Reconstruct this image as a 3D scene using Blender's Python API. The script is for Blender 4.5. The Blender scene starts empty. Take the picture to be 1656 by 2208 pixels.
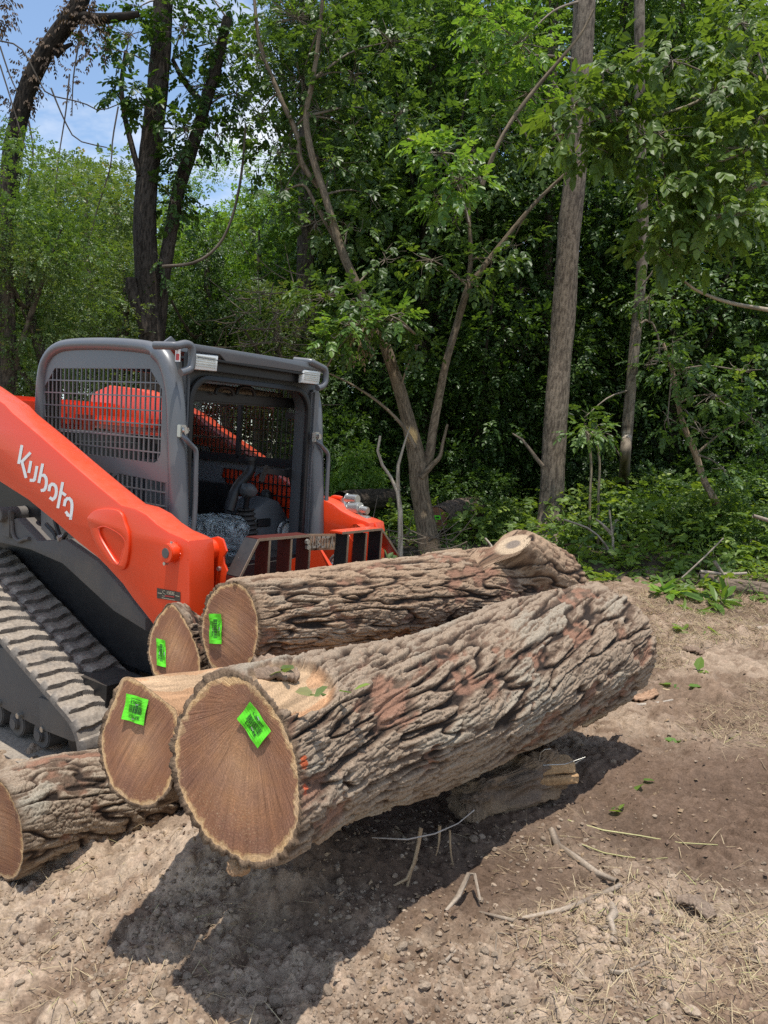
import bpy, bmesh, math, random
import numpy as np
from mathutils import Vector, Matrix
C = bpy.context.scene.collection
R = math.radians
PI = math.pi
rng = np.random.default_rng(7)

# ------------------------------------------------------------------ camera and projection
CAM = np.array([0.0, 0.0, 1.48]); FPX = 1658.0; PITCH = R(3.25)
FWD = np.array([0, math.cos(PITCH), -math.sin(PITCH)])
UPV = np.array([0, math.sin(PITCH), math.cos(PITCH)])
RGT = np.array([1.0, 0, 0])
def ray(px, py):
    return RGT*((px-828)/FPX) + UPV*((1104-py)/FPX) + FWD
def W(px, py, Y):
    """photo pixel -> world point standing at depth Y"""
    d = ray(px, py); return CAM + d*(Y/d[1])
def on_plane(px, py, p0, n):
    d = ray(px, py); t = np.dot(np.asarray(p0)-CAM, n)/np.dot(d, n); return CAM + d*t
def sstep(a, b, x):
    t = np.clip((x-a)/(b-a), 0, 1); return t*t*(3-2*t)

# ------------------------------------------------------------------ numpy noise
def _h(ix, iy, iz, s):
    with np.errstate(over='ignore'):
        h = (ix.astype(np.uint32)*np.uint32(374761393)) ^ (iy.astype(np.uint32)*np.uint32(668265263)) ^ (iz.astype(np.uint32)*np.uint32(2147483647)) ^ np.uint32((s*1274126177) & 0xffffffff)
        h = (h ^ (h >> np.uint32(13)))*np.uint32(1274126177)
        h = (h ^ (h >> np.uint32(15)))*np.uint32(2246822519)
        h = h ^ (h >> np.uint32(16))
    return h.astype(np.float64)/4294967295.0
def _i(a): return a.astype(np.int64) & 0xffffffff
def vnoise(x, y, z=None, s=0):
    if z is None: z = np.zeros_like(x)
    x0, y0, z0 = np.floor(x), np.floor(y), np.floor(z)
    fx, fy, fz = x-x0, y-y0, z-z0
    fx, fy, fz = fx*fx*(3-2*fx), fy*fy*(3-2*fy), fz*fz*(3-2*fz)
    r = 0
    for dx in (0, 1):
        for dy in (0, 1):
            for dz in (0, 1):
                w = (fx if dx else 1-fx)*(fy if dy else 1-fy)*(fz if dz else 1-fz)
                r = r + w*_h(_i(x0+dx), _i(y0+dy), _i(z0+dz), s)
    return r
def fbm(x, y, z=None, o=4, s=0, g=.5):
    r, a, t = 0, 1, 0
    if z is None: z = np.zeros_like(x)
    for k in range(o):
        r = r + a*vnoise(x, y, z, s+k*17); t += a; a *= g
        x, y, z = x*2.03+3.1, y*2.03+1.7, z*2.03+5.3
    return r/t
def worley(x, y, z=None, s=0):
    """F1, F2, id"""
    d3 = z is not None
    if not d3: z = np.zeros_like(x)
    x0, y0, z0 = np.floor(x), np.floor(y), np.floor(z)
    f1 = np.full(x.shape, 9.0); f2 = np.full(x.shape, 9.0); idd = np.zeros(x.shape)
    for dx in (-1, 0, 1):
        for dy in (-1, 0, 1):
            for dz in ((-1, 0, 1) if d3 else (0,)):
                cx, cy, cz = _i(x0+dx), _i(y0+dy), _i(z0+dz)
                px = x0+dx+_h(cx, cy, cz, s+1); py = y0+dy+_h(cx, cy, cz, s+2)
                pz = z0+dz+_h(cx, cy, cz, s+3) if d3 else z
                d = np.sqrt((x-px)**2+(y-py)**2+(z-pz)**2)
                cid = _h(cx, cy, cz, s+4)
                near = d < f1
                f2 = np.where(near, f1, np.minimum(f2, d)); idd = np.where(near, cid, idd); f1 = np.where(near, d, f1)
    return f1, f2, idd

# ------------------------------------------------------------------ mesh / object helpers
def mesh_np(name, V, F, smooth=True):
    """V (n,3); F list of arrays (m,3) or (m,4)"""
    V = np.asarray(V, dtype=np.float32)
    if not isinstance(F, list): F = [F]
    F = [np.asarray(f, dtype=np.int32) for f in F if len(f)]
    me = bpy.data.meshes.new(name)
    me.vertices.add(len(V)); me.vertices.foreach_set('co', V.ravel())
    lv = np.concatenate([f.ravel() for f in F]); cnt = np.concatenate([np.full(len(f), f.shape[1], np.int32) for f in F])
    st = np.concatenate([[0], np.cumsum(cnt)[:-1]]).astype(np.int32)
    me.loops.add(len(lv)); me.loops.foreach_set('vertex_index', lv)
    me.polygons.add(len(cnt)); me.polygons.foreach_set('loop_start', st)
    try: me.polygons.foreach_set('loop_total', cnt)
    except Exception: pass
    me.polygons.foreach_set('use_smooth', np.full(len(cnt), smooth, dtype=bool))
    me.update(calc_edges=True); me.validate()
    return me
def attr_f(me, name, a):
    at = me.attributes.new(name, 'FLOAT', 'POINT'); at.data.foreach_set('value', np.asarray(a, np.float32))
def attr_c(me, name, a):
    at = me.attributes.new(name, 'FLOAT_COLOR', 'POINT')
    a = np.asarray(a, np.float32)
    if a.shape[1] == 3: a = np.concatenate([a, np.ones((len(a), 1), np.float32)], 1)
    at.data.foreach_set('color', a.ravel())
def attr_v(me, name, a):
    at = me.attributes.new(name, 'FLOAT_VECTOR', 'POINT'); at.data.foreach_set('vector', np.asarray(a, np.float32).ravel())

def tag(o, label=None, cat=None, group=None, kind=None):
    if label: o['label'] = label
    if cat: o['category'] = cat
    if group: o['group'] = group
    if kind: o['kind'] = kind
    return o
def thing(name, label, cat, loc=(0, 0, 0), group=None):
    o = bpy.data.objects.new(name, None); C.objects.link(o); o.empty_display_size = .1
    o.location = Vector(loc); tag(o, label, cat, group); return o
def part(name, me, mat, parent=None, label=None, world=True):
    o = bpy.data.objects.new(name, me); C.objects.link(o); me.name = name
    if mat is not None:
        me.materials.clear()
        for m in (mat if isinstance(mat, (list, tuple)) else [mat]): me.materials.append(m)
    if parent is not None:
        o.parent = parent
        if world:
            t = Vector(parent.location); p = parent.parent
            o.matrix_parent_inverse = (Matrix.Translation(t) if parent.type == 'EMPTY' else Matrix.Identity(4)).inverted()
    if label: o['label'] = label
    return o
class MB:
    """collects shapes into one mesh"""
    def __init__(s): s.V = []; s.Q = []; s.T = []; s.n = 0; s.attrs = []
    def add(s, V, F):
        V = np.asarray(V, float); F = np.asarray(F, int)
        (s.Q if F.shape[1] == 4 else s.T).append(F+s.n); s.V.append(V); s.n += len(V)
    def box(s, c, d, rot=None):
        """centre, full size, optional 3x3 rotation"""
        c = np.asarray(c, float); h = np.asarray(d, float)/2
        v = np.array([[x, y, z] for x in (-1, 1) for y in (-1, 1) for z in (-1, 1)])*h
        if rot is not None: v = v @ np.asarray(rot).T
        s.add(v+c, [[0, 1, 3, 2], [4, 6, 7, 5], [0, 4, 5, 1], [2, 3, 7, 6], [0, 2, 6, 4], [1, 5, 7, 3]])
    def bar(s, a, b, w, h, up=(0, 0, 1)):
        """rectangular bar from a to b; h along up"""
        a, b = np.asarray(a, float), np.asarray(b, float); d = b-a; L = np.linalg.norm(d); d /= L
        u = np.asarray(up, float); sd = np.cross(d, u); sd /= np.linalg.norm(sd); u = np.cross(sd, d)
        s.box((a+b)/2, (L, w, h), np.stack([d, sd, u], 1))
    def tube(s, pts, rad, n=10, cap=True):
        pts = np.asarray(pts, float); m = len(pts)
        rad = np.full(m, rad) if np.isscalar(rad) else np.asarray(rad, float)
        V, F = tube_arrays(pts, rad, n)
        s.add(V, F)
        if cap:
            for k, rv in ((0, True), (m-1, False)):
                base = V[k*n:(k+1)*n]; c = base.mean(0)
                vv = np.concatenate([base, [c]]); i = np.arange(n); f = np.stack([i, (i+1) % n, np.full(n, n)], 1)
                s.add(vv, f[:, ::-1] if rv else f)
    def cyl(s, c, axis, r, L, n=20):
        c = np.asarray(c, float); a = np.asarray(axis, float); a /= np.linalg.norm(a)
        s.tube([c-a*L/2, c+a*L/2], r, n)
    def prism(s, poly, to3, d0, d1):
        """closed 2D polygon (convex-ish fan) extruded; to3(p, depth)->3D"""
        n = len(poly); A = np.array([to3(p, d0) for p in poly]); B = np.array([to3(p, d1) for p in poly])
        i = np.arange(n); j = (i+1) % n
        s.add(np.concatenate([A, B]), np.stack([i, j, j+n, i+n], 1))
        ca, cb = A.mean(0), B.mean(0)
        s.add(np.concatenate([A, [ca]]), np.stack([j, i, np.full(n, n)], 1)); s.add(np.concatenate([B, [cb]]), np.stack([i, j, np.full(n, n)], 1))
    def mesh(s, name, smooth=False, bevel=0):
        me = mesh_np(name, np.concatenate(s.V), [np.concatenate(q) for q in (s.Q, s.T) if q], smooth)
        if bevel or True:
            bm = bmesh.new(); bm.from_mesh(me)
            bmesh.ops.recalc_face_normals(bm, faces=bm.faces)
            if bevel:
                bmesh.ops.remove_doubles(bm, verts=bm.verts, dist=1e-5)
                es = [e for e in bm.edges if len(e.link_faces) == 2 and e.calc_face_angle() > .5]
                bmesh.ops.bevel(bm, geom=es, offset=bevel, segments=2, affect='EDGES', clamp_overlap=True)
            bm.to_mesh(me); bm.free()
            if bevel or smooth:
                for p in me.polygons: p.use_smooth = True
                try: me.set_sharp_from_angle(angle=R(40))
                except Exception: pass
        return me
    def build(s, name, mat, parent=None, smooth=False, bevel=0, label=None, world=True):
        return part(name, s.mesh(name, smooth, bevel), mat, parent, label, world)
def tube_arrays(pts, rad, n):
    m = len(pts); T = np.gradient(pts, axis=0); T /= np.linalg.norm(T, axis=1)[:, None]+1e-12
    u = np.array([0, 0, 1.0]) if abs(T[0][2]) < .9 else np.array([1.0, 0, 0])
    U = np.zeros((m, 3)); u = u-T[0]*np.dot(u, T[0]); U[0] = u/np.linalg.norm(u)
    for k in range(1, m):
        u = U[k-1]-T[k]*np.dot(U[k-1], T[k]); U[k] = u/(np.linalg.norm(u)+1e-12)
    B = np.cross(T, U); a = np.linspace(0, 2*PI, n, endpoint=False)
    V = pts[:, None]+rad[:, None, None]*(np.cos(a)[None, :, None]*U[:, None]+np.sin(a)[None, :, None]*B[:, None])
    i = np.arange(m-1)[:, None]*n; j = np.arange(n)[None]; j2 = (j+1) % n
    F = np.stack([i+j, i+j2, i+n+j2, i+n+j], -1).reshape(-1, 4)
    return V.reshape(-1, 3), F
def catmull(P, m):
    P = np.asarray(P, float)
    if len(P) == 2: return P[0]+(P[1]-P[0])*np.linspace(0, 1, m)[:, None]
    Q = np.concatenate([[2*P[0]-P[1]], P, [2*P[-1]-P[-2]]]); k = len(P)-1
    L = np.concatenate([[0], np.cumsum(np.linalg.norm(np.diff(P[:, :3], axis=0), axis=1))]); s = np.linspace(0, L[-1], m)
    i = np.clip(np.searchsorted(L, s, 'right')-1, 0, k-1); t = ((s-L[i])/(L[i+1]-L[i]+1e-12))[:, None]
    a, b, c, d = Q[i], Q[i+1], Q[i+2], Q[i+3]
    return .5*((2*b)+(c-a)*t+(2*a-5*b+4*c-d)*t*t+(3*b-a-3*c+d)*t**3)
def plate(outer, holes, th, bevel=0.0):
    """flat plate with holes in its own XY plane, thickness th, as a mesh"""
    cu = bpy.data.curves.new('tmp', 'CURVE'); cu.dimensions = '2D'; cu.fill_mode = 'BOTH'; cu.extrude = max(th/2-bevel, .0005); cu.bevel_depth = bevel; cu.bevel_resolution = 1
    for poly in [outer]+list(holes):
        sp = cu.splines.new('POLY'); sp.points.add(len(poly)-1)
        for p, q in zip(sp.points, poly): p.co = (q[0], q[1], 0, 1)
        sp.use_cyclic_u = True
    o = bpy.data.objects.new('tmp', cu); C.objects.link(o)
    dg = bpy.context.evaluated_depsgraph_get(); me = bpy.data.meshes.new_from_object(o.evaluated_get(dg))
    bpy.data.objects.remove(o); bpy.data.curves.remove(cu)
    return me
def xform(me, fn):
    v = np.zeros(len(me.vertices)*3, np.float32); me.vertices.foreach_get('co', v)
    v = fn(v.reshape(-1, 3).astype(float)); me.vertices.foreach_set('co', np.asarray(v, np.float32).ravel()); me.update(); return me

# ------------------------------------------------------------------ materials
def newmat(name):
    m = bpy.data.materials.new(name); m.use_nodes = True; nt = m.node_tree; nt.nodes.clear()
    out = nt.nodes.new('ShaderNodeOutputMaterial'); b = nt.nodes.new('ShaderNodeBsdfPrincipled')
    nt.links.new(b.outputs[0], out.inputs[0]); return m, nt, b, out
def N(nt, t, **kw):
    n = nt.nodes.new(t)
    for k, v in kw.items():
        if k in n.inputs: n.inputs[k].default_value = v
        else: setattr(n, k, v)
    return n
def noise_n(nt, scale, detail=4, rough=.55, coord=None, vec=None, dist=0):
    n = N(nt, 'ShaderNodeTexNoise', Scale=scale, Detail=detail, Roughness=rough, Distortion=dist)
    if vec is not None: nt.links.new(vec, n.inputs['Vector'])
    else:
        tc = N(nt, 'ShaderNodeTexCoord'); nt.links.new(tc.outputs[coord or 'Object'], n.inputs['Vector'])
    return n
def ramp(nt, src, stops):
    r = N(nt, 'ShaderNodeValToRGB'); e = r.color_ramp.elements
    while len(e) < len(stops): e.new(.5)
    for k, (p, c) in enumerate(stops): e[k].position = p; e[k].color = (*c, 1) if len(c) == 3 else c
    nt.links.new(src, r.inputs[0]); return r
def mixc(nt, f, a, b, mode='MIX'):
    m = N(nt, 'ShaderNodeMix', data_type='RGBA', blend_type=mode)
    for s, v in ((m.inputs[0], f), (m.inputs[6], a), (m.inputs[7], b)):
        if hasattr(v, 'is_linked') or isinstance(v, bpy.types.NodeSocket): nt.links.new(v, s)
        else: s.default_value = v if not isinstance(v, (tuple, list)) else (*v[:3], 1)
    return m.outputs[2]
def bump(nt, b, src, strength=.4, dist=.01):
    n = N(nt, 'ShaderNodeBump', Strength=strength, Distance=dist); nt.links.new(src, n.inputs['Height']); nt.links.new(n.outputs[0], b.inputs['Normal']); return n
def paint(name, col, rough=.35, metal=0, dirt=.25, dirtcol=(.25, .2, .15), spec=.5, coat=0, scale=6, wear=0):
    m, nt, b, out = newmat(name)
    n = noise_n(nt, scale, 8, .65); r = ramp(nt, n.outputs[0], [(.45, (0, 0, 0)), (.75, (1, 1, 1))])
    mm = N(nt, 'ShaderNodeMath', operation='MULTIPLY'); nt.links.new(r.outputs[0], mm.inputs[0]); mm.inputs[1].default_value = dirt
    c = mixc(nt, mm.outputs[0], col, dirtcol); nt.links.new(c, b.inputs['Base Color'])
    if wear:
        tc = N(nt, 'ShaderNodeTexCoord'); mp = N(nt, 'ShaderNodeMapping'); mp.inputs['Scale'].default_value = (5, 5, 90); mp.inputs['Rotation'].default_value = (0, .5, 0); nt.links.new(tc.outputs['Object'], mp.inputs[0])
        sn = noise_n(nt, 3.0, 3, .6, vec=mp.outputs[0]); sr = ramp(nt, sn.outputs[0], [(.66, (0, 0, 0)), (.70, (1, 1, 1))]); gate = noise_n(nt, 3.2, 2); gr = ramp(nt, gate.outputs[0], [(.52, (0, 0, 0)), (.66, (1, 1, 1))])
        m3 = N(nt, 'ShaderNodeMath', operation='MULTIPLY'); nt.links.new(sr.outputs[0], m3.inputs[0]); nt.links.new(gr.outputs[0], m3.inputs[1]); m4 = N(nt, 'ShaderNodeMath', operation='MULTIPLY'); nt.links.new(m3.outputs[0], m4.inputs[0]); m4.inputs[1].default_value = wear
        c = mixc(nt, m4.outputs[0], c, tuple(min(1, q*1.5+.10) for q in col))
        g = N(nt, 'ShaderNodeNewGeometry'); sx = N(nt, 'ShaderNodeSeparateXYZ'); nt.links.new(g.outputs['Normal'], sx.inputs[0]); du = N(nt, 'ShaderNodeMapRange'); nt.links.new(sx.outputs[2], du.inputs[0]); du.inputs[1].default_value = .3; du.inputs[2].default_value = 1.0; du.inputs[4].default_value = .3
        dn = noise_n(nt, 22, 6, .7); m5 = N(nt, 'ShaderNodeMath', operation='MULTIPLY'); nt.links.new(du.outputs[0], m5.inputs[0]); nt.links.new(dn.outputs[0], m5.inputs[1]); c = mixc(nt, m5.outputs[0], c, (.38, .31, .24)); nt.links.new(c, b.inputs['Base Color'])
    rr = N(nt, 'ShaderNodeMapRange'); nt.links.new(n.outputs[0], rr.inputs[0]); rr.inputs[3].default_value = rough*.75; rr.inputs[4].default_value = min(1, rough*1.4)
    nt.links.new(rr.outputs[0], b.inputs['Roughness'])
    n2 = noise_n(nt, 90, 3); bump(nt, b, n2.outputs[0], .05, .002)
    b.inputs['Metallic'].default_value = metal; b.inputs['Specular IOR Level'].default_value = spec; b.inputs['Coat Weight'].default_value = coat
    return m
M = {}
M['orange'] = paint('orange_paint', (.75, .05, .006), .34, 0, .12, (.50, .17, .08), .5, .2, 3, .35)
M['grey'] = paint('grey_paint', (.125, .13, .138), .34, .15, .25, (.22, .2, .18), .5, .1, 5, .5)
M['darkgrey'] = paint('dark_grey_plastic', (.075, .08, .085), .5, 0, .2, (.09, .085, .08), .4)
M['black'] = paint('black_paint', (.012, .012, .013), .4, 0, .15, (.07, .06, .05), .4, 0, 6, .3)
M['rust'] = paint('rust_red_primer', (.10, .018, .012), .5, .2, .35, (.05, .03, .02), .4, 0, 12)
M['edge'] = paint('worn_steel_edge', (.32, .24, .17), .45, .6, .5, (.18, .09, .05), .5, 0, 25)
M['frame'] = paint('undercarriage_paint', (.105, .10, .095), .65, 0, .6, (.20, .17, .135), .3, 0, 4, .6)
M['steel'] = paint('galvanised_steel', (.52, .51, .47), .35, .85, .2, (.4, .36, .3), .5)
M['chrome'] = paint('chrome', (.6, .6, .6), .08, 1, .1, (.3, .3, .3))
M['white'] = paint('white_vinyl', (.78, .78, .76), .4, 0, .08)
M['red'] = paint('red_vinyl', (.5, .03, .03), .4, 0, .05)
M['lamp'] = paint('frosted_lamp_lens', (.75, .75, .70), .2, 0, .25, (.5, .48, .42), .8)
M['green'] = paint('fluorescent_green_tag', (.12, .70, .018), .45, 0, .3, (.16, .50, .06), .4, 0, 14)
M['ink'] = paint('black_ink', (.012, .05, .006), .5, 0, .0)
M['decal'] = paint('dark_decal', (.035, .03, .026), .4, 0, .2, (.15, .12, .08))
M['cream'] = paint('cream_print', (.6, .5, .34), .5, 0, .1)
def mat_wrap():
    m, nt, b, out = newmat('clear_plastic_wrap')
    b.inputs['Base Color'].default_value = (.62, .70, .70, 1); b.inputs['Roughness'].default_value = .15; b.inputs['Specular IOR Level'].default_value = .9
    b.inputs['Alpha'].default_value = .55
    n = noise_n(nt, 14, 6, .7, dist=1.5); bump(nt, b, n.outputs[0], 1.0, .05); ra = ramp(nt, n.outputs[0], [(.42, (.12,)*3), (.62, (.75,)*3)]); nt.links.new(ra.outputs[0], b.inputs['Alpha']); return m
M['wrap'] = mat_wrap()
def mat_glass():
    m, nt, b, out = newmat('tinted_window')
    b.inputs['Base Color'].default_value = (.05, .05, .03, 1); b.inputs['Roughness'].default_value = .03; b.inputs['Alpha'].default_value = .22
    n = noise_n(nt, 2, 2); bump(nt, b, n.outputs[0], .02, .02)
    return m
M['glass'] = mat_glass()
def mat_track():
    m, nt, b, out = newmat('dusty_rubber')
    n = noise_n(nt, 9, 8, .7); n2 = noise_n(nt, 60, 5, .7)
    g = N(nt, 'ShaderNodeNewGeometry'); sx = N(nt, 'ShaderNodeSeparateXYZ'); nt.links.new(g.outputs['Normal'], sx.inputs[0])
    mr = N(nt, 'ShaderNodeMapRange'); nt.links.new(sx.outputs[2], mr.inputs[0]); mr.inputs[1].default_value = .15; mr.inputs[2].default_value = .8
    r = ramp(nt, n.outputs[0], [(.30, (0, 0, 0)), (.5, (1, 1, 1))])
    mm = N(nt, 'ShaderNodeMath', operation='MULTIPLY'); nt.links.new(r.outputs[0], mm.inputs[0]); nt.links.new(mr.outputs[0], mm.inputs[1])
    ma = N(nt, 'ShaderNodeMath', operation='MULTIPLY_ADD'); nt.links.new(mm.outputs[0], ma.inputs[0]); ma.inputs[1].default_value = .62; ma.inputs[2].default_value = .38
    dc = ramp(nt, n2.outputs[0], [(.3, (.19, .155, .12)), (.7, (.40, .34, .27))])
    nt.links.new(mixc(nt, ma.outputs[0], (.055, .055, .058), dc.outputs[0]), b.inputs['Base Color'])
    b.inputs['Roughness'].default_value = .75; bump(nt, b, n2.outputs[0], .5, .004); return m
M['track'] = mat_track()
def mat_vcol(name, rough=.9, nscale=120, bstr=.5, bdist=.003, var=.45, spec=.2):
    """vertex colour x fine procedural noise"""
    m, nt, b, out = newmat(name)
    a = N(nt, 'ShaderNodeAttribute', attribute_name='Col')
    n = noise_n(nt, nscale, 5, .65); r = ramp(nt, n.outputs[0], [(.25, (1-var,)*3), (.75, (1+var,)*3)])
    nt.links.new(mixc(nt, 1.0, a.outputs['Color'], r.outputs[0], 'MULTIPLY'), b.inputs['Base Color'])
    b.inputs['Roughness'].default_value = rough; b.inputs['Specular IOR Level'].default_value = spec
    bump(nt, b, n.outputs[0], bstr, bdist); return m
M['bark'] = mat_vcol('log_bark', .95, 190, .6, .004, .5)
M['soil'] = mat_vcol('soil', .97, 110, .7, .006, .4, .1)
M['trunk'] = mat_vcol('tree_bark', .95, 60, .5, .006, .35)
M['twig'] = mat_vcol('twig_bark', .9, 90, .4, .002, .3)
def mat_face():
    m, nt, b, out = newmat('sawn_walnut')
    rr = N(nt, 'ShaderNodeAttribute', attribute_name='rr'); fc = N(nt, 'ShaderNodeAttribute', attribute_name='fc')
    # growth rings wobble
    n1 = noise_n(nt, 9, 4, .6, vec=fc.outputs['Vector'])
    add = N(nt, 'ShaderNodeMath', operation='MULTIPLY_ADD'); nt.links.new(n1.outputs[0], add.inputs[0]); add.inputs[1].default_value = .26; r9 = N(nt, 'ShaderNodeMath', operation='MULTIPLY'); r9.inputs[1].default_value = .895; nt.links.new(rr.outputs['Fac'], r9.inputs[0]); nt.links.new(r9.outputs[0], add.inputs[2])
    base = ramp(nt, add.outputs[0], [(.0, (.50, .30, .165)), (.28, (.42, .24, .135)), (.55, (.345, .185, .105)), (.85, (.275, .138, .08)), (.955, (.30, .155, .09)), (.985, (.52, .34, .17)), (1.0, (.62, .43, .235))])
    ml = N(nt, 'ShaderNodeMath', operation='MULTIPLY'); nt.links.new(add.outputs[0], ml.inputs[0]); ml.inputs[1].default_value = 190
    sn = N(nt, 'ShaderNodeMath', operation='SINE'); nt.links.new(ml.outputs[0], sn.inputs[0])
    rg = ramp(nt, sn.outputs[0], [(0, (.82,)*3), (1, (1.08,)*3)])
    # saw streaks: coordinates stretched along the saw direction (attribute sv)
    sv = N(nt, 'ShaderNodeAttribute', attribute_name='sv')
    n2 = noise_n(nt, 1.0, 7, .72, vec=sv.outputs['Vector'])
    st = ramp(nt, n2.outputs[0], [(.28, (.45, .41, .40)), (.42, (.86,)*3), (.60, (1.06,)*3), (.78, (1.6, 1.5, 1.35))])
    c = mixc(nt, 1.0, base.outputs[0], rg.outputs[0], 'MULTIPLY'); c = mixc(nt, .9, c, st.outputs[0], 'MULTIPLY')
    n3 = noise_n(nt, 5, 3, .6, vec=fc.outputs['Vector']); pr = ramp(nt, n3.outputs[0], [(.35, (1.12, 1.0, .86)), (.65, (.95, .90, .95))])
    c = mixc(nt, .8, c, pr.outputs[0], 'MULTIPLY')
    n4 = noise_n(nt, 60, 4, .7, vec=fc.outputs['Vector']); g4 = noise_n(nt, 2.2, 2, .5, vec=fc.outputs['Vector']); r4 = ramp(nt, n4.outputs[0], [(.56, (0, 0, 0)), (.66, (1, 1, 1))]); q4 = ramp(nt, g4.outputs[0], [(.48, (0, 0, 0)), (.62, (.7, .7, .7))]); mq = N(nt, 'ShaderNodeMath', operation='MULTIPLY'); nt.links.new(r4.outputs[0], mq.inputs[0]); nt.links.new(q4.outputs[0], mq.inputs[1])
    c = mixc(nt, mq.outputs[0], c, (.55, .38, .22))
    nt.links.new(c, b.inputs['Base Color']); b.inputs['Roughness'].default_value = .75; b.inputs['Specular IOR Level'].default_value = .25
    bump(nt, b, n2.outputs[0], .75, .006); return m
M['face'] = mat_face()
def mat_leaf(name, stops, trans=.35, rough=.42):
    m, nt, b, out = newmat(name)
    a = N(nt, 'ShaderNodeAttribute', attribute_name='rnd'); c = ramp(nt, a.outputs['Fac'], stops)
    oi = N(nt, 'ShaderNodeObjectInfo'); hs = N(nt, 'ShaderNodeHueSaturation'); mr = N(nt, 'ShaderNodeMapRange')
    nt.links.new(oi.outputs['Random'], mr.inputs[0]); mr.inputs[3].default_value = .8; mr.inputs[4].default_value = 1.2
    nt.links.new(mr.outputs[0], hs.inputs['Value']); nt.links.new(c.outputs[0], hs.inputs['Color'])
    nt.links.new(hs.outputs[0], b.inputs['Base Color']); b.inputs['Roughness'].default_value = rough; b.inputs['Specular IOR Level'].default_value = .45
    tr = N(nt, 'ShaderNodeBsdfTranslucent'); yc = mixc(nt, 1.0, hs.outputs[0], (1.5, 1.45, .55), 'MULTIPLY'); nt.links.new(yc, tr.inputs[0])
    mx = N(nt, 'ShaderNodeMixShader'); mx.inputs[0].default_value = trans; nt.links.new(b.outputs[0], mx.inputs[1]); nt.links.new(tr.outputs[0], mx.inputs[2]); nt.links.new(mx.outputs[0], out.inputs[0])
    return m
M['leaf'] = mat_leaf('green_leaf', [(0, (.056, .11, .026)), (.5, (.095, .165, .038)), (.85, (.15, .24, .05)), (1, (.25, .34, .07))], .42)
M['leafd'] = mat_leaf('dark_leaf', [(0, (.034, .072, .016)), (.6, (.062, .118, .025)), (1, (.13, .21, .04))], .40)  # leaf colour darkened, shade of the deep wood put into it
M['leafy'] = mat_leaf('sunny_leaf', [(0, (.09, .18, .035)), (.5, (.15, .27, .05)), (1, (.26, .37, .075))], .45)  # yellow green leaf, brightened so that sunlight is put into its colour
M['leafo'] = mat_leaf('olive_leaf', [(0, (.085, .135, .045)), (.6, (.13, .19, .06)), (.9, (.19, .235, .085)), (1, (.3, .25, .12))], .4)
M['leafm'] = mat_leaf('mid_leaf', [(0, (.085, .145, .03)), (.5, (.14, .22, .042)), (.85, (.21, .30, .055)), (1, (.32, .40, .08))], .45, .48)
M['dead'] = mat_leaf('dry_leaf', [(0, (.06, .035, .02)), (.6, (.16, .10, .055)), (1, (.38, .27, .15))], .2, .7)
M['straw'] = mat_leaf('dry_grass', [(0, (.22, .15, .09)), (.5, (.40, .30, .18)), (.9, (.55, .44, .27)), (1, (.35, .38, .12))], .15, .7)
# ================================================================== GROUND
def gz(x, y):
    x = np.asarray(x, float); y = np.asarray(y, float)
    z = .46*sstep(4.6, 10.2, y)+.9*sstep(12, 60, y)
    z = z-.05*sstep(-.9, -1.6, x)*sstep(3.0, 3.5, y)*sstep(5.5, 4.5, y)
    z = z+.22*np.exp(-(((x+.38)/.42)**2+((y-2.72)/.28)**2))+.05*np.exp(-(((x-.35)/.35)**2+((y-3.05)/.3)**2))      # soil heaped up under the logs
    return z
def wet(x, y):
    """1 where the soil is smooth moist mud (right of the logs)"""
    m = np.exp(-(((x-1.55)/1.15)**2+((y-3.35)/.80)**2)**2)
    m = np.maximum(m, np.exp(-(((x-.1)/1.0)**2+((y-3.4)/.55)**2)**2))
    m = np.maximum(m, np.exp(-(((x-.25)/.75)**2+((y-2.75)/.30)**2)**2)*.8)
    return np.clip(m*(.70+.9*fbm(x*1.6, y*1.6, o=3, s=41)), 0, 1)
def soil_h(x, y):
    w = wet(x, y); near = 1-sstep(6, 11, y)
    f1, f2, i1 = worley(x*9+.6*fbm(x*5, y*5, s=2), y*9, s=5)
    g1, g2, i2 = worley(x*27, y*27, s=6)
    k1, k2, i3 = worley(x*58+2*fbm(x*30, y*30, o=2, s=9), y*58, s=16)
    big = (fbm(x*1.3, y*1.3, o=4, s=3)-.5)*.13
    mid = (fbm(x*6, y*6, o=5, s=11, g=.6)-.5)*.085
    cl = np.clip(1.15-f1*1.7, 0, .75)*(i1 > .45)*.040*i1
    sm = np.clip(1.15-g1*1.6, 0, .8)*(i2 > .25)*.020*i2
    sm = sm+np.clip(1.1-k1*1.5, 0, .8)*(i3 > .3)*.008
    # tread marks pressed across the mud
    tx = x*.80+y*.60; ty = -x*.60+y*.80
    tr = (np.exp(-((ty-1.45)/.22)**4)+np.exp(-((ty-.55)/.22)**4))*np.exp(-((tx-3.9)/1.2)**4)
    lug = (sstep(.35, .65, np.abs(((tx*9.5+.25*np.sin(ty*9))) % 1-.5)*2)-.5)*.034*tr
    rough = near*(1-.5*w)
    return big*(.4+.6*near)+mid*(.5*near+.5*rough)+(cl+sm)*rough+lug-.02*w+(fbm(x*55, y*55, o=4, s=8, g=.65)-.5)*.014*near
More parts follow.
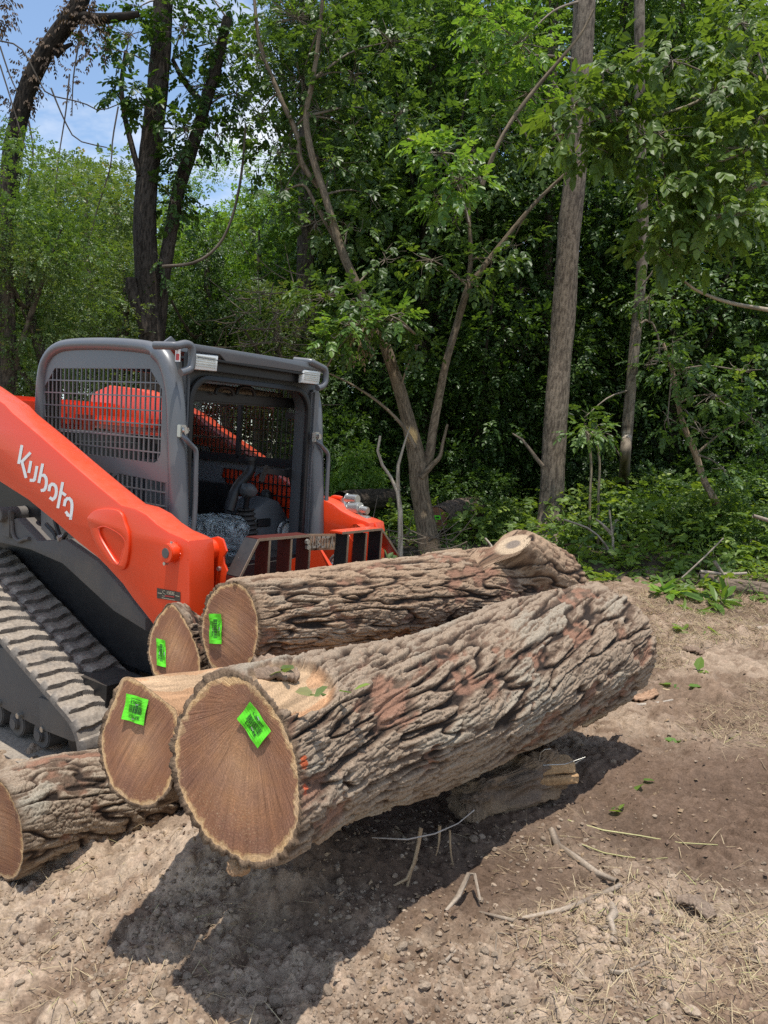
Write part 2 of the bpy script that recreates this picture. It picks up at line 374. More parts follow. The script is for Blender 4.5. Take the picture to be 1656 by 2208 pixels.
def build_ground():
    t = np.concatenate([np.linspace(-5, -.72, 40)[:-1], np.linspace(-.72, .72, 560), np.linspace(.72, 5, 40)[1:]])
    y = np.concatenate([np.geomspace(.35, 1.7, 30)[:-1], np.geomspace(1.7, 8.2, 620)[:-1], np.geomspace(8.2, 420, 130)])
    T, Yg = np.meshgrid(t, y); X = T*(Yg+.25)
    x, yy = X.ravel(), Yg.ravel(); z = gz(x, yy)+soil_h(x, yy)
    m, n = Yg.shape; i = np.arange(m-1)[:, None]*n; j = np.arange(n-1)[None]
    F = np.stack([i+j, i+j+1, i+n+j+1, i+n+j], -1).reshape(-1, 4)
    me = mesh_np('ground', np.stack([x, yy, z], 1), F)
    w = wet(x, yy)[:, None]; a = fbm(x*2.2, yy*2.2, o=4, s=21)[:, None]; b = fbm(x*14, yy*14, o=4, s=22)[:, None]; f = fbm(x*55, yy*55, o=2, s=23)[:, None]
    dry = np.array([.325, .248, .178]); brown = np.array([.165, .113, .077]); dark = np.array([.088, .056, .039]); red = np.array([.22, .148, .105])
    k = sstep(.36, .64, .5*a+.5*b)-.35*sstep(.3, 1.6, x)[:, None]*sstep(2.3, 3.2, yy)[:, None]; k = np.clip(k, 0, 1); c = dry*k+brown*(1-k)
    c = c*(1-sstep(.6, .8, b)*.5)+red*sstep(.6, .8, b)*.5
    c = c*(1-.9*w)+(dark*.8+brown*.35)*.9*w
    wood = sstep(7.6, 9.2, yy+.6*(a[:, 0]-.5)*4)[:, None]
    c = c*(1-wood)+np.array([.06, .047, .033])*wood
    h = soil_h(x, yy)[:, None]; c = c*(.70+.6*f)*(1+np.clip(h*6, -.45, .35))  # hollows darkened, tops lightened by height: occlusion shade put into the soil colour
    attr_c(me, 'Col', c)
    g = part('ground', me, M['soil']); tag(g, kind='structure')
    return g
build_ground()

def G(px, py):
    """photo pixel -> point on the ground"""
    d = ray(px, py); t = .6
    for _ in range(4000):
        p = CAM+d*t
        if p[2] <= gz(p[0], p[1]): break
        t *= 1.0015
    p = CAM+d*t; return np.array([p[0], p[1], float(gz(p[0], p[1])+soil_h(np.array([p[0]]), np.array([p[1]]))[0])])

# loose clods and crumbs: nobody could count them
def blob_proto(n, seed, rough=1.0):
    bm = bmesh.new(); bmesh.ops.create_icosphere(bm, subdivisions=n, radius=1)
    v = np.array([q.co[:] for q in bm.verts]); f = np.array([[q.index for q in p.verts] for p in bm.faces]); bm.free()
    r = 1+.55*rough*(fbm(v[:, 0]*1.3+seed, v[:, 1]*1.3, v[:, 2]*1.3, o=2, s=seed)-.5)+.25*rough*(fbm(v[:, 0]*4+seed, v[:, 1]*4, v[:, 2]*4, o=2, s=seed)-.5)
    return v*r[:, None], f
def scatter_clods():
    n = 24000
    y = 1.75*np.exp(rng.random(n)*math.log(4.2/1.75)*1.0); x = (rng.random(n)*1.3-.65)*(y+.1)
    big = rng.random(n) < .012
    s = np.where(big, rng.uniform(.011, .026, n), .0028+.009*rng.random(n)**3)
    w = wet(x, y); cl = fbm(x*3, y*3, o=3, s=77)
    keep = (rng.random(n) > w*.9) & (rng.random(n) < sstep(.38, .62, cl)+.06)
    x, y, s = x[keep], y[keep], s[keep]
    z = gz(x, y)+soil_h(x, y)
    P = [blob_proto(2 if k < 3 else 1, k, 1.5) for k in range(6)]
    V, F, Cc, nn = [], [], [], 0
    for k in range(len(x)):
        pv, pf = P[rng.integers(0, 3)] if s[k] > .008 else P[rng.integers(3, 6)]
        sc = s[k]*rng.uniform(.6, 1.3, 3)*np.array([1, 1, .7]); a = rng.random()*6.28; ca, sa = math.cos(a), math.sin(a)
        v = pv*sc; v = np.stack([v[:, 0]*ca-v[:, 1]*sa, v[:, 0]*sa+v[:, 1]*ca, v[:, 2]], 1)+[x[k], y[k], z[k]+s[k]*.15]
        V.append(v); F.append(pf+nn); nn += len(v)
        b = rng.uniform(.7, 1.15); t = rng.random()
        Cc.append(np.repeat([(np.array([.355, .275, .20])*(1-t)+np.array([.25, .185, .132])*t)*b], len(v), 0))
    me = mesh_np('soil_clods', np.concatenate(V), np.concatenate(F), False); attr_c(me, 'Col', np.concatenate(Cc))
    tag(part('soil_clods', me, M['soil']), 'loose clods and crumbs of dry soil over the clearing', 'clods', kind='stuff')
scatter_clods()

# ================================================================== LEAVES
LEAF = np.array([[0, 0, 0], [.30, .30, .05], [.72, .22, .04], [1, 0, -.06], [.72, -.22, .04], [.30, -.30, .05]])
def leaves_arrays(P, D, Nn, S, wid=1.0):
    """P base, D direction, Nn approx normal, S size -> V, F, rnd index"""
    D = D/np.linalg.norm(D, axis=1)[:, None]; sd = np.cross(Nn, D); sd /= np.linalg.norm(sd, axis=1)[:, None]+1e-9; u = np.cross(D, sd)
    L = LEAF*np.array([1, wid, 1])
    V = P[:, None]+S[:, None, None]*(L[None, :, 0:1]*D[:, None]+L[None, :, 1:2]*sd[:, None]+L[None, :, 2:3]*u[:, None])
    b = np.arange(len(P))[:, None]*6
    F = np.concatenate([b+np.array([[0, 5, 4, 3]]), b+np.array([[0, 3, 2, 1]])])
    return V.reshape(-1, 3), F
def leaf_mesh(name, P, D, Nn, S, wid=1.0, rnd=None):
    V, F = leaves_arrays(P, D, Nn, S, wid); me = mesh_np(name, V, F, False)
    if rnd is None: rnd = rng.random(len(P))
    attr_f(me, 'rnd', np.repeat(rnd, 6)); return me
def runit(n):
    v = rng.normal(size=(n, 3)); return v/np.linalg.norm(v, axis=1)[:, None]
def sprays(tips, tipdirs, size, nl=7, spread=.5, droop=.35, jitter=.25):
    """compound leaves (pairs of leaflets along a stalk) growing at each tip"""
    n = len(tips); d = tipdirs+runit(n)*spread; d[:, 2] -= droop*rng.random(n); d /= np.linalg.norm(d, axis=1)[:, None]
    up = np.array([0, 0, 1.0])+runit(n)*.45; side = np.cross(d, up); side /= np.linalg.norm(side, axis=1)[:, None]+1e-9; nrm = np.cross(side, d)
    L = size*rng.uniform(1.6, 2.6, n); sc = size*rng.uniform(.7, 1.25, n); br = np.clip(rng.normal(.45, .2, n), 0, 1)
    P, D, NN, S, RR = [], [], [], [], []
    k = (nl-1)//2
    for q in range(k):
        f = .35+.65*q/max(1, k)
        for sg in (-1, 1):
            P.append(tips+d*(L*f)[:, None]+np.array([0, 0, -1])*(L*.25*f*f)[:, None]); D.append(d*.55+side*sg*.9+runit(n)*jitter-np.array([0, 0, .25])); NN.append(nrm+runit(n)*jitter); S.append(sc*(.8+.2*f)); RR.append(br+rng.normal(0, .1, n))
    P.append(tips+d*L[:, None]+np.array([0, 0, -1])*(L*.25)[:, None]); D.append(d-np.array([0, 0, .3])+runit(n)*jitter); NN.append(nrm+runit(n)*jitter); S.append(sc*1.1); RR.append(br)
    return np.concatenate(P), np.concatenate(D), np.concatenate(NN), np.concatenate(S), np.clip(np.concatenate(RR), 0, 1)

# ================================================================== LOGS
AX = np.array([.55, .835, 0.0]); AX /= np.linalg.norm(AX)
def frame_of(t):
    e1 = np.cross(t, [0, 0, 1.0]); e1 /= np.linalg.norm(e1); e2 = np.cross(e1, t); return e1, e2
def polar(outline, c, n_axis, e1, e2, blur=.05):
    q = np.array([on_plane(px, py, c, n_axis) for px, py in outline])-c
    a, b = q@e1, q@e2; th = np.arctan2(b, a); r = np.hypot(a, b); o = np.argsort(th); th, r = th[o], r[o]
    th = np.concatenate([th-2*PI, th, th+2*PI]); r = np.concatenate([r, r, r])
    def f(x):
        x = (np.asarray(x)+PI) % (2*PI)-PI
        # light smoothing of the traced outline
        return sum(np.interp(x+d, th, r)*w for d, w in ((-blur, .25), (0, .5), (blur, .25)))
    return f
def make_log(name, label, path, radii, outline=None, face_out=None, amp=.018, su=.045, sv=.19, twist=0.0, nu=360, nv=500, seed=1, tone=None, bare=None,
             group=None, morph=(.0, .5), saw=30, far_face=True, facen=None, wobble=.03, mossy=.25, cat='log', face_mat=None, parent=None, pname='bark', fname='cut_face', blur=.05, marks=(), stub=None):
    pts = catmull(np.array(path), nv); T = np.gradient(pts, axis=0); T /= np.linalg.norm(T, axis=1)[:, None]
    L = np.concatenate([[0], np.cumsum(np.linalg.norm(np.diff(pts, axis=0), axis=1))]); v = L/L[-1]
    e1, e2 = frame_of(T[0]); E1 = np.zeros_like(pts); E2 = np.zeros_like(pts)
    for k in range(nv):
        a = e1-T[k]*np.dot(e1, T[k]); a /= np.linalg.norm(a); E1[k] = a; E2[k] = np.cross(a, T[k]); e1 = a
    rad = np.interp(v, np.linspace(0, 1, len(radii)), radii)
    th = np.linspace(-PI, PI, nu, endpoint=False)
    n0 = facen if facen is not None else T[0]
    if outline is not None: r0 = polar(outline, pts[0], n0, *frame_of(n0))(th)
    else: r0 = np.full(nu, radii[0])
    s = sstep(morph[0], morph[1], v)[:, None]
    circ = 1+wobble*np.cos(2*th+seed)+wobble*.7*np.cos(3*th+seed*2)
    base = r0[None]*(rad/radii[0])[:, None]*(1-s)+(rad[:, None]*circ[None])*s
    TH = np.broadcast_to(th[None], (nv, nu)); LL = np.broadcast_to(L[:, None], (nv, nu)); RM = float(np.mean(radii))
    if stub:
        a_, b_, ra_, rb_, pc_, pn_ = stub; U3 = np.cos(th)[None, :, None]*E1[:, None]+np.sin(th)[None, :, None]*E2[:, None]; ab = b_-a_; grown = base.copy()
        for dr in np.linspace(0, .5, 34):
            r_ = base+dr; q_ = pts[:, None]+r_[..., None]*U3-a_; t_ = np.clip((q_@ab)/(ab@ab), -.1, 1); ins = np.linalg.norm(q_-t_[..., None]*ab, axis=-1) < ra_+(rb_-ra_)*t_
            grown = np.where(ins, np.maximum(grown, r_), grown)
        ex = grown-base
        for _ in range(7): ex = (2*ex+np.roll(ex, 1, 1)+np.roll(ex, -1, 1)+np.vstack([ex[:1], ex[:-1]])+np.vstack([ex[1:], ex[-1:]]))/6
        base = base+ex
    low = fbm(np.cos(TH)*2+seed, np.sin(TH)*2, LL*2.2, o=3, s=seed)
    base = base*(1+.10*(low-.5))
    tw = TH+twist*LL+.16*(fbm(np.cos(TH)*3, np.sin(TH)*3+seed, LL*3, o=3, s=seed+5)-.5)/max(RM*6, .6)
    cx, cy = np.cos(tw)*RM, np.sin(tw)*RM
    jit = .9*(fbm(cx*26, cy*26, LL*9, o=3, s=seed+9)-.5)
    wx = .28*(fbm(cx*9, cy*9, LL*5, o=3, s=seed+51)-.5)
    n1 = fbm(cx/su+wx, cy/su+wx, LL/sv+wx*2, o=2, s=seed, g=.45); n2 = fbm(cx/(su*.5)+wx, cy/(su*.5), LL/(sv*.45)+wx, o=2, s=seed+77, g=.45)
    a1 = np.abs(n1-.5); h1 = np.clip((a1-.012)/.060, 0, 1)**.7; hs = np.clip((np.abs(n2-.5)-.006)/.06, 0, 1)**.7
    g1, g2, gi = worley(cx/(su*.55)+jit, cy/(su*.55), LL/(sv*.28)+jit, s=seed+31)
    h2 = np.clip((g2-g1-.01)/.16, 0, 1)**.7
    fine = fbm(cx*120, cy*120, LL*60, o=3, s=seed+3); rug = fbm(cx*45, cy*45, LL*20, o=3, s=seed+4)
    fib = fbm(cx*90, cy*90, LL*14, o=3, s=seed+41)
    h = h1*(.36+.30*hs+.24*h2+.24*(gi-.3))+.11*(rug-.5)+.09*(fine-.5)+.36*(fib-.5)
    ht = h*4.5+.6*(fbm(cx*30, cy*30, LL*6, o=2, s=seed+61)-.5); fr4 = ht-np.floor(ht); h = .45*h+.55*(np.floor(ht)+sstep(.72, .96, fr4))/4.5      # layered, flaking plates
    flake = sstep(.57, .66, fbm(cx*10, cy*10, LL*5, o=4, s=seed+13, g=.6))      # outer bark knocked off: shallower, redder
    h = h*(1-.45*flake)-.1*flake
    bm_ = np.zeros((nv, nu)) if bare is None else bare(TH, LL, pts[:, None]+0*TH[..., None])
    h = h*(1-bm_)+(-.50+.35*(fbm(cx*34, cy*34, LL*5, o=3, s=seed+8)-.5))*bm_
    rim = 1-np.exp(-(LL/.012))*.35
    rr = base+amp*(h-.35)*(1-.55*np.exp(-(LL/.025)))
    Pp = pts[:, None]+rr[..., None]*(np.cos(TH)[..., None]*E1[:, None]+np.sin(TH)[..., None]*E2[:, None])
    # ragged broken bark at the cut, and the cut plane
    q = Pp-pts[0]; k0 = np.exp(-(LL/.18))
    sh = (-(q@n0))*0
    if facen is not None:
        off = -((Pp[0]-pts[0])@n0)/np.dot(T[0], n0)
        Pp = Pp+(T[0][None, None]*off[None, :, None])*np.clip(1-LL/(.5*L[-1]), 0, 1)[..., None]
    rag = (fbm(np.cos(th)*9+seed, np.sin(th)*9, o=3, s=seed+6)-.35)*.016+(vnoise(np.cos(th)*22, np.sin(th)*22, s=seed+7)-.5)*.006
    Pp = Pp-(T[0][None, None]*(rag[None]*np.exp(-(LL[:, 0]/.03))[:, None]*(1-bm_))[..., None])
    cutm = None
    if stub:
        dd = (Pp-pc_)@pn_; cutm = np.clip((dd+.004)/.004, 0, 1)*(np.linalg.norm(Pp-pc_, axis=-1) < .30); sq_ = Pp; Pp = Pp-np.where((dd > 0) & (cutm > 0), dd, 0)[..., None]*pn_
    V = Pp.reshape(-1, 3)
    i = np.arange(nv-1)[:, None]*nu; j = np.arange(nu)[None]; j2 = (j+1) % nu
    F = np.stack([i+j, i+j2, i+nu+j2, i+nu+j], -1).reshape(-1, 4)
    # annulus closing the bark thickness at both ends
    fr = (face_out if face_out is not None else None)
    wood = np.minimum(base[0]-amp*.55, rr[0]-.002) if fr is None else polar(fr, pts[0], n0, *frame_of(n0))(th)
    wood = np.minimum(.5*wood+.5*(rr[0]-.004), rr[0]-.003)
    def ring(k, rads, push):
        p = pts[k][None]+rads[:, None]*(np.cos(th)[:, None]*E1[k]+np.sin(th)[:, None]*E2[k])
        if k == 0 and facen is not None: p = p+T[0][None]*(-((p-pts[0])@n0)/np.dot(T[0], n0))[:, None]
        return p+push*T[k]
    R0 = ring(0, wood, .0); nV = len(V); V = np.concatenate([V, R0]); jj = np.arange(nu); jn = (jj+1) % nu
    F = np.concatenate([F, np.stack([jj, nV+jj, nV+jn, jn], 1)])
    R1 = ring(nv-1, np.minimum(base[-1]-amp*.5, rr[-1]-.003), 0); nV2 = len(V); V = np.concatenate([V, R1]); o = (nv-1)*nu
    F = np.concatenate([F, np.stack([o+jj, o+jn, nV2+jn, nV2+jj], 1)])
    me = mesh_np('bark', V, F)
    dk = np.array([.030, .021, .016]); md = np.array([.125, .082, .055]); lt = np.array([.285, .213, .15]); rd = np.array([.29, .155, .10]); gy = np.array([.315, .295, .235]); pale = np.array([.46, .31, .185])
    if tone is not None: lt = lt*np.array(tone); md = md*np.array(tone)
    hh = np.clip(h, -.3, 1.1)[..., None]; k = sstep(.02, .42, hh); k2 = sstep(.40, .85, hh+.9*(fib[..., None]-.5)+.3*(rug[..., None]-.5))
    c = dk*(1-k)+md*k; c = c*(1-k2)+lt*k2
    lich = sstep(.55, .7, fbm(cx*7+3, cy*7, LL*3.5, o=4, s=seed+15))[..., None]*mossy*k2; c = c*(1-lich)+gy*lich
    fl = (flake*.75*sstep(.35, .6, fbm(cx*30, cy*30, LL*16, o=2, s=seed+19)))[..., None]; c = c*(1-fl)+rd*fl
    wcol = pale*(.45+1.1*fbm(cx*45, cy*45, LL*4, o=4, s=seed+12))[..., None]*np.where(fbm(cx*12, cy*12, LL*2.5, o=3, s=seed+2)[..., None] > .56, [1, .86, .78], [1, 1, 1])
    re_ = (np.exp(-LL/.014)*.8)[..., None]; c = c*(1-re_)+np.array([.125, .082, .052])*re_
    bb = bm_[..., None]; c = c*(1-bb)+wcol*bb
    if cutm is not None:
        rd_ = np.linalg.norm(Pp-pc_, axis=-1)/ra_; cutm = cutm*(1-sstep(1.0, 1.18, rd_+.25*(fbm(cx*30, cy*30, LL*16, o=2, s=4)-.5))); rg = (.86+.14*np.sin(rd_*46+3*fbm(Pp[..., 0]*20, Pp[..., 1]*20, o=2, s=3)))[..., None]; kk_ = sstep(.40, .52, rd_)[..., None]
        wc = (np.array([.24, .19, .15])*(1-kk_)+np.array([.52, .39, .26])*kk_)*rg; c = c*(1-cutm[..., None])+wc*cutm[..., None]
    for mp_, mr_, mc_ in marks:
        w_ = np.clip(1-np.linalg.norm(Pp-np.asarray(mp_), axis=-1)/mr_, 0, 1); w_ = (sstep(.1, .35, w_+.9*(fbm(cx*60, cy*60, LL*50, o=2, s=5)-.5))*(w_ > 0))[..., None]; c = c*(1-w_)+np.array(mc_)*w_
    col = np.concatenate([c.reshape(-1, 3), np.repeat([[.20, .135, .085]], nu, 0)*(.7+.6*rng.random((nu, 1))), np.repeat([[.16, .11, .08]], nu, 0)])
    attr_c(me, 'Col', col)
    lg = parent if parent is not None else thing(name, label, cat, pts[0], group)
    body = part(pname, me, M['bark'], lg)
    def face(k, wr, nn, push, nm):
        nr = 36; fr_ = np.concatenate([[.02], np.linspace(.05, 1, nr-1)])
        a0 = E1[k]; b0 = E2[k]
        if k == 0 and facen is not None: a0, b0 = frame_of(nn)
        rr_ = fr_[:, None]*wr[None]; p2 = np.stack([rr_*np.cos(th), rr_*np.sin(th)], -1)
        if k == 0 and facen is not None:
            Q = R0; d = Q-pts[0]; p2 = fr_[:, None, None]*np.stack([d@a0, d@b0], -1)[None]
        P3 = pts[k]+p2[..., 0:1]*a0+p2[..., 1:2]*b0
        und = (fbm(p2[..., 0]*8+seed, p2[..., 1]*8, o=3, s=seed)-.5)*.005*(1-fr_[:, None]**6)
        P3 = P3-nn*und[..., None]
        Vf = P3.reshape(-1, 3); i = np.arange(nr-1)[:, None]*nu; Ff = np.stack([i+jj[None], i+nu+jj[None], i+nu+jn[None], i+jn[None]], -1).reshape(-1, 4)
        Vf = np.concatenate([Vf, [P3[0].mean(0)]]); Ft = np.stack([jj, jn, np.full(nu, nr*nu)], 1)
        mf = mesh_np(nm, Vf, [Ff, Ft]); zz = np.zeros(len(Vf))
        attr_f(mf, 'rr', np.concatenate([np.repeat(fr_, nu), [0]]))
        pp = np.concatenate([p2.reshape(-1, 2), [[0, 0]]]); attr_v(mf, 'fc', np.stack([pp[:, 0]*3, pp[:, 1]*3, zz+seed], 1))
        if callable(saw): svx, svy = saw(pp)
        else:
            ang = R(saw)
            svx = pp[:, 0]*math.cos(ang)+pp[:, 1]*math.sin(ang); svy = -pp[:, 0]*math.sin(ang)+pp[:, 1]*math.cos(ang)
            svx, svy = svx*4, (svy+.55*svx**2)*95
        attr_v(mf, 'sv', np.stack([svx, svy, zz+seed*3.7], 1))
        return part(nm, mf, face_mat or M['face'], lg)
    nn0 = n0
    face(0, wood, nn0, 0.0, fname)
    if far_face: face(nv-1, np.minimum(base[-1]-amp*.5, rr[-1]-.003), -T[-1], 0.0, fname)
    return dict(root=lg, n=nn0, c=pts[0], e=frame_of(nn0), pts=pts, rad=rad, T=T, body=body)

# seven-segment-like stroke font for the tags' printed numbers
DG = {'0': [[(0, 0), (0, 2), (1, 2), (1, 0), (0, 0)]], '3': [[(0, 2), (1, 2), (1, 0), (0, 0)], [(.25, 1), (1, 1)]], '4': [[(.75, 0), (.75, 2), (0, .65), (1, .65)]],
      '6': [[(1, 2), (.2, 1.9), (0, 1), (0, 0), (1, 0), (1, 1), (0, 1)]], '8': [[(0, 0), (0, 2), (1, 2), (1, 0), (0, 0)], [(0, 1), (1, 1)]], '9': [[(0, 0), (.8, .1), (1, 1), (1, 2), (0, 2), (0, 1), (1, 1)]],
      '5': [[(0, 0), (1, 0), (1, 1.1), (0, 1.1), (0, 2), (1, 2)]], '2': [[(0, 2), (1, 2), (1, 1), (0, 0), (1, 0)]], '1': [[(.5, 0), (.5, 2)]], '7': [[(0, 2), (1, 2), (.3, 0)]]}
def ribbon(mb, pl, w, to3):
    for a, b in zip(pl[:-1], pl[1:]):
        kq = len(mb.V) % 14
        a = np.array(a, float); b = np.array(b, float); d = b-a; l = np.linalg.norm(d)
        if l < 1e-9: continue
        d /= l; nrm = np.array([-d[1], d[0]])*w/2; a = a-d*w*.5; b = b+d*w*.5
        q = [to3(a+nrm), to3(a-nrm), to3(b-nrm), to3(b+nrm)]; nq = np.cross(q[1]-q[0], q[2]-q[0]); nq /= np.linalg.norm(nq)+1e-12     # strokes overlap at the joints: a hair apart in depth
        mb.add([p+nq*kq*.00009 for p in q], [[0, 1, 2, 3]])
def make_tag(lg, corners, number, cat_label):
    """corners in photo order of the printed tag: bottom-left, bottom-right, top-right, top-left (reading direction), traced on the cut face"""
    n = lg['n']/np.linalg.norm(lg['n']); q = [on_plane(px, py, lg['c']-n*.0035, n) for px, py in corners]
    o = q[0]; ex = q[1]-q[0]; ey = q[3]-q[0]
    bend = lambda u, v: -n*(.003*v*v+.016*abs(u-.5)**2.5+.004*math.sin(u*5+v*3)**2)
    to = lambda p, d=0: o+ex*p[0]+ey*p[1]+bend(p[0], p[1])-n*d
    V = []; m = 8
    for k in (0, .0012):
        for b in range(m+1):
            for a in range(m+1): V.append(to((a/m, b/m), k))
    s = (m+1)**2; F = []
    for b in range(m):
        for a in range(m):
            i = b*(m+1)+a; F += [[i, i+1, i+m+2, i+m+1], [s+i, s+i+m+1, s+i+m+2, s+i+1]]
    rimi = [a for a in range(m)]+[m+(m+1)*b for b in range(m)]+[s-1-a for a in range(m)]+[(m+1)*(m-b) for b in range(m)]
    for a, b in zip(rimi, rimi[1:]+rimi[:1]): F.append([a, b, b+s, a+s])
    mb = MB(); mb.add(V, F)
    t = mb.build('tag', M['green'], lg['root'], label=cat_label)
    for su_, sv_ in ((.5, .86), (.47, .30)):
        sm = MB(); sm.bar(to((su_-.06, sv_), .003), to((su_+.06, sv_+.03), .003), .0022, .0022, n); sm.build('staple', M['steel'], t)
    bc = MB(); x = .20; r_ = random.Random(number)
    while x < .80:
        w = r_.choice([.008, .012, .018, .026]); bc.add([to(p, .0028) for p in ((x, .36), (x+w, .36), (x+w, .66), (x, .66))], [[0, 1, 2, 3]]); x += w+r_.choice([.008, .012, .018])
    bc.build('barcode', M['ink'], t)
    for base, x0 in ((.73, .24), (.19, .24)):
        nm = MB()
        for k, ch in enumerate(str(number)):
            for pl in DG[ch]: ribbon(nm, [(x0+.088*k+.055*a, base+.06*b) for a, b in pl], .017, lambda p: to(p, .0028))
        nm.build('printed_number', M['ink'], t)
    ln = MB(); ln.add([to(p, .0028) for p in ((.24, .10), (.76, .10), (.76, .125), (.24, .125))], [[0, 1, 2, 3]]); ln.build('printed_line', M['ink'], t)

z4 = lambda L, ox=200, oy=1200, s=2.76: [(ox+a/s, oy+b/s) for a, b in L]
GRP = 'walnut logs piled in front of the loader'
# --- the big crooked log in front
A_out = z4([(700, 715), (590, 820), (520, 930), (480, 1080), (480, 1250), (500, 1400), (590, 1580), (680, 1690), (800, 1770), (900, 1820), (1000, 1830), (1110, 1800), (1190, 1710), (1235, 1550), (1240, 1380), (1215, 1200), (1180, 1060), (1120, 930), (1040, 830), (950, 740), (820, 690)])
A_in = z4([(840, 745), (700, 790), (600, 880), (540, 980), (512, 1100), (520, 1250), (560, 1400), (620, 1530), (700, 1640), (800, 1730), (900, 1780), (1000, 1790), (1100, 1740), (1170, 1640), (1210, 1500), (1215, 1350), (1190, 1200), (1150, 1080), (1090, 970), (1020, 870), (940, 780)])
pA = [W(516, 1655, 1.88), W(700, 1590, 2.33), W(930, 1530, 2.9), W(1150, 1443, 3.55), W(1286, 1392, 4.05)]
def bareA(TH, LL, P):
    a = np.exp(-(((TH-1.28)/.50)**2+((LL-.17)/.20)**2)**2)
    return np.clip(sstep(.35, .6, a+.25*(fbm(TH*5, LL*14, s=3)-.5)), 0, 1)*sstep(.004, .02, LL)
def sawA(pp):
    # saw marks fanning out of a point near the upper rim
    q = pp-np.array([.02, .16]); ang = np.arctan2(q[:, 0], q[:, 1]+1e-6); ang = np.where(q[:, 1] > 0, ang, np.arctan2(q[:, 0], -q[:, 1]))
    return np.hypot(q[:, 0], q[:, 1])*5, ang*26
LA = make_log('walnut_log', 'biggest log in front, thick furrowed grey brown bark bending away to the right', pA, [.235, .255, .28, .31, .315], A_out, A_in, amp=.025, su=.042, sv=.36, twist=-.55, nu=460, nv=820, seed=3, bare=bareA, group=GRP, morph=(.05, .45), saw=sawA, mossy=.4, marks=[(W(653, 1643, 1.84), .018, (.40, .09, .035)), (W(655, 1700, 1.84), .016, (.5, .11, .05)), (W(656, 1765, 1.84), .016, (.40, .09, .035))])
make_tag(LA, [(514, 1549), (557, 1613), (587, 1576), (542, 1511)][::-1][2:]+[(514, 1549), (557, 1613), (587, 1576), (542, 1511)][::-1][:2], 380963, None)
# --- log behind it with a sawn branch stub
B_out = z4([(760, 160), (690, 230), (660, 320), (642, 420), (650, 520), (670, 600), (700, 660), (760, 700), (850, 705), (920, 680), (970, 600), (1000, 500), (1003, 420), (985, 310), (960, 240), (920, 175), (850, 142)])
B_in = z4([(790, 175), (710, 240), (680, 330), (662, 420), (668, 520), (690, 600), (720, 650), (770, 685), (840, 690), (905, 660), (945, 590), (960, 500), (965, 420), (950, 320), (930, 250), (890, 190), (840, 165)])
pB = [W(498, 1353, 2.85), W(640, 1325, 3.2), W(830, 1296, 3.7), W(1010, 1272, 4.25), W(1165, 1272, 4.85)]
LB = make_log('walnut_log', 'upper log with round dark end and a sawn branch stub on its far end', pB, [.185, .185, .20, .23, .25], B_out, B_in, amp=.018, su=.040, sv=.30, twist=.35, nu=400, nv=700, seed=8, tone=(1.12, 1.03, .95), group=GRP, morph=(.03, .3), saw=-25, stub=(W(1098, 1160, 4.22), W(1185, 1262, 4.78), .092, .24, W(1106, 1174, 4.26), np.array([-.34, -.34, .875])/np.linalg.norm([-.34, -.34, .875])))
make_tag(LB, [(453, 1387), (453, 1323), (482, 1325), (480, 1388)], 380965, None)
# --- small log with pointed end
C_out = z4([(462, 272), (430, 300), (395, 345), (370, 400), (345, 460), (336, 540), (345, 640), (370, 720), (420, 770), (500, 790), (590, 770), (640, 700), (645, 640), (630, 560), (600, 480), (560, 400), (520, 330), (490, 290)])
pC = [W(379, 1395, 3.1), W(440, 1388, 3.5), W(560, 1370, 4.2)]
LC = make_log('walnut_log', 'small log with pointed arch-shaped end leaning on the left of the pile', pC, [.135, .135, .13], C_out, None, amp=.012, su=.04, sv=.24, nu=240, nv=260, seed=12, tone=(1.1, 1.08, 1.05), group=GRP, morph=(.6, 1.5), saw=70)
make_tag(LC, [(339, 1434), (338, 1376), (362, 1384), (359, 1439)], 380966, None)
# --- split log with pale flat top
D_out = z4([(172, 700), (120, 850), (70, 960), (45, 1080), (45, 1170), (70, 1280), (110, 1390), (180, 1450), (270, 1500), (370, 1490), (430, 1430), (480, 1330), (500, 1200), (508, 1050), (510, 905), (440, 850), (380, 800), (290, 740), (215, 695)])
D_in = z4([(180, 725), (145, 850), (95, 980), (65, 1100), (70, 1190), (90, 1280), (135, 1370), (200, 1430), (280, 1465), (350, 1460), (410, 1410), (460, 1320), (482, 1200), (490, 1050), (495, 912), (435, 865), (370, 815), (285, 755), (210, 712)])
pD = [W(300, 1605, 2.10), W(415, 1580, 2.33), W(555, 1548, 2.62), W(770, 1500, 3.2), W(905, 1478, 3.7)]
def bareD(TH, LL, P):
    return sstep(.30, .42, TH+.06*(fbm(TH*4, LL*6, s=5)-.5))*sstep(2.22, 2.10, TH)
LD = make_log('split_log', 'split log with flat pale debarked top and purple brown sawn end', pD, [.190, .188, .185, .17, .16], D_out, D_in, amp=.015, su=.045, sv=.28, nu=300, nv=360, seed=17, bare=bareD, group=GRP, morph=(2, 3), saw=60, wobble=0)
make_tag(LD, [(322, 1509), (276, 1495), (267, 1546), (313, 1564)], 380964, None)
# --- bunk log at lower left
pE = [W(-6, 1786, 2.66), W(100, 1745, 2.88), W(230, 1722, 3.1), W(330, 1712, 3.3), W(408, 1712, 3.5)]
LE = make_log('bunk_log', 'grey flaky-barked log lying on the soil at lower left under the split log', pE, [.185, .19, .19, .17, .12], None, None, amp=.017, su=.04, sv=.2, twist=.5, nu=340, nv=480, seed=23, tone=(1.08, 1.12, 1.14), mossy=.7, saw=10, facen=np.array([.62, .78, .03])/np.linalg.norm([.62, .78, .03]))


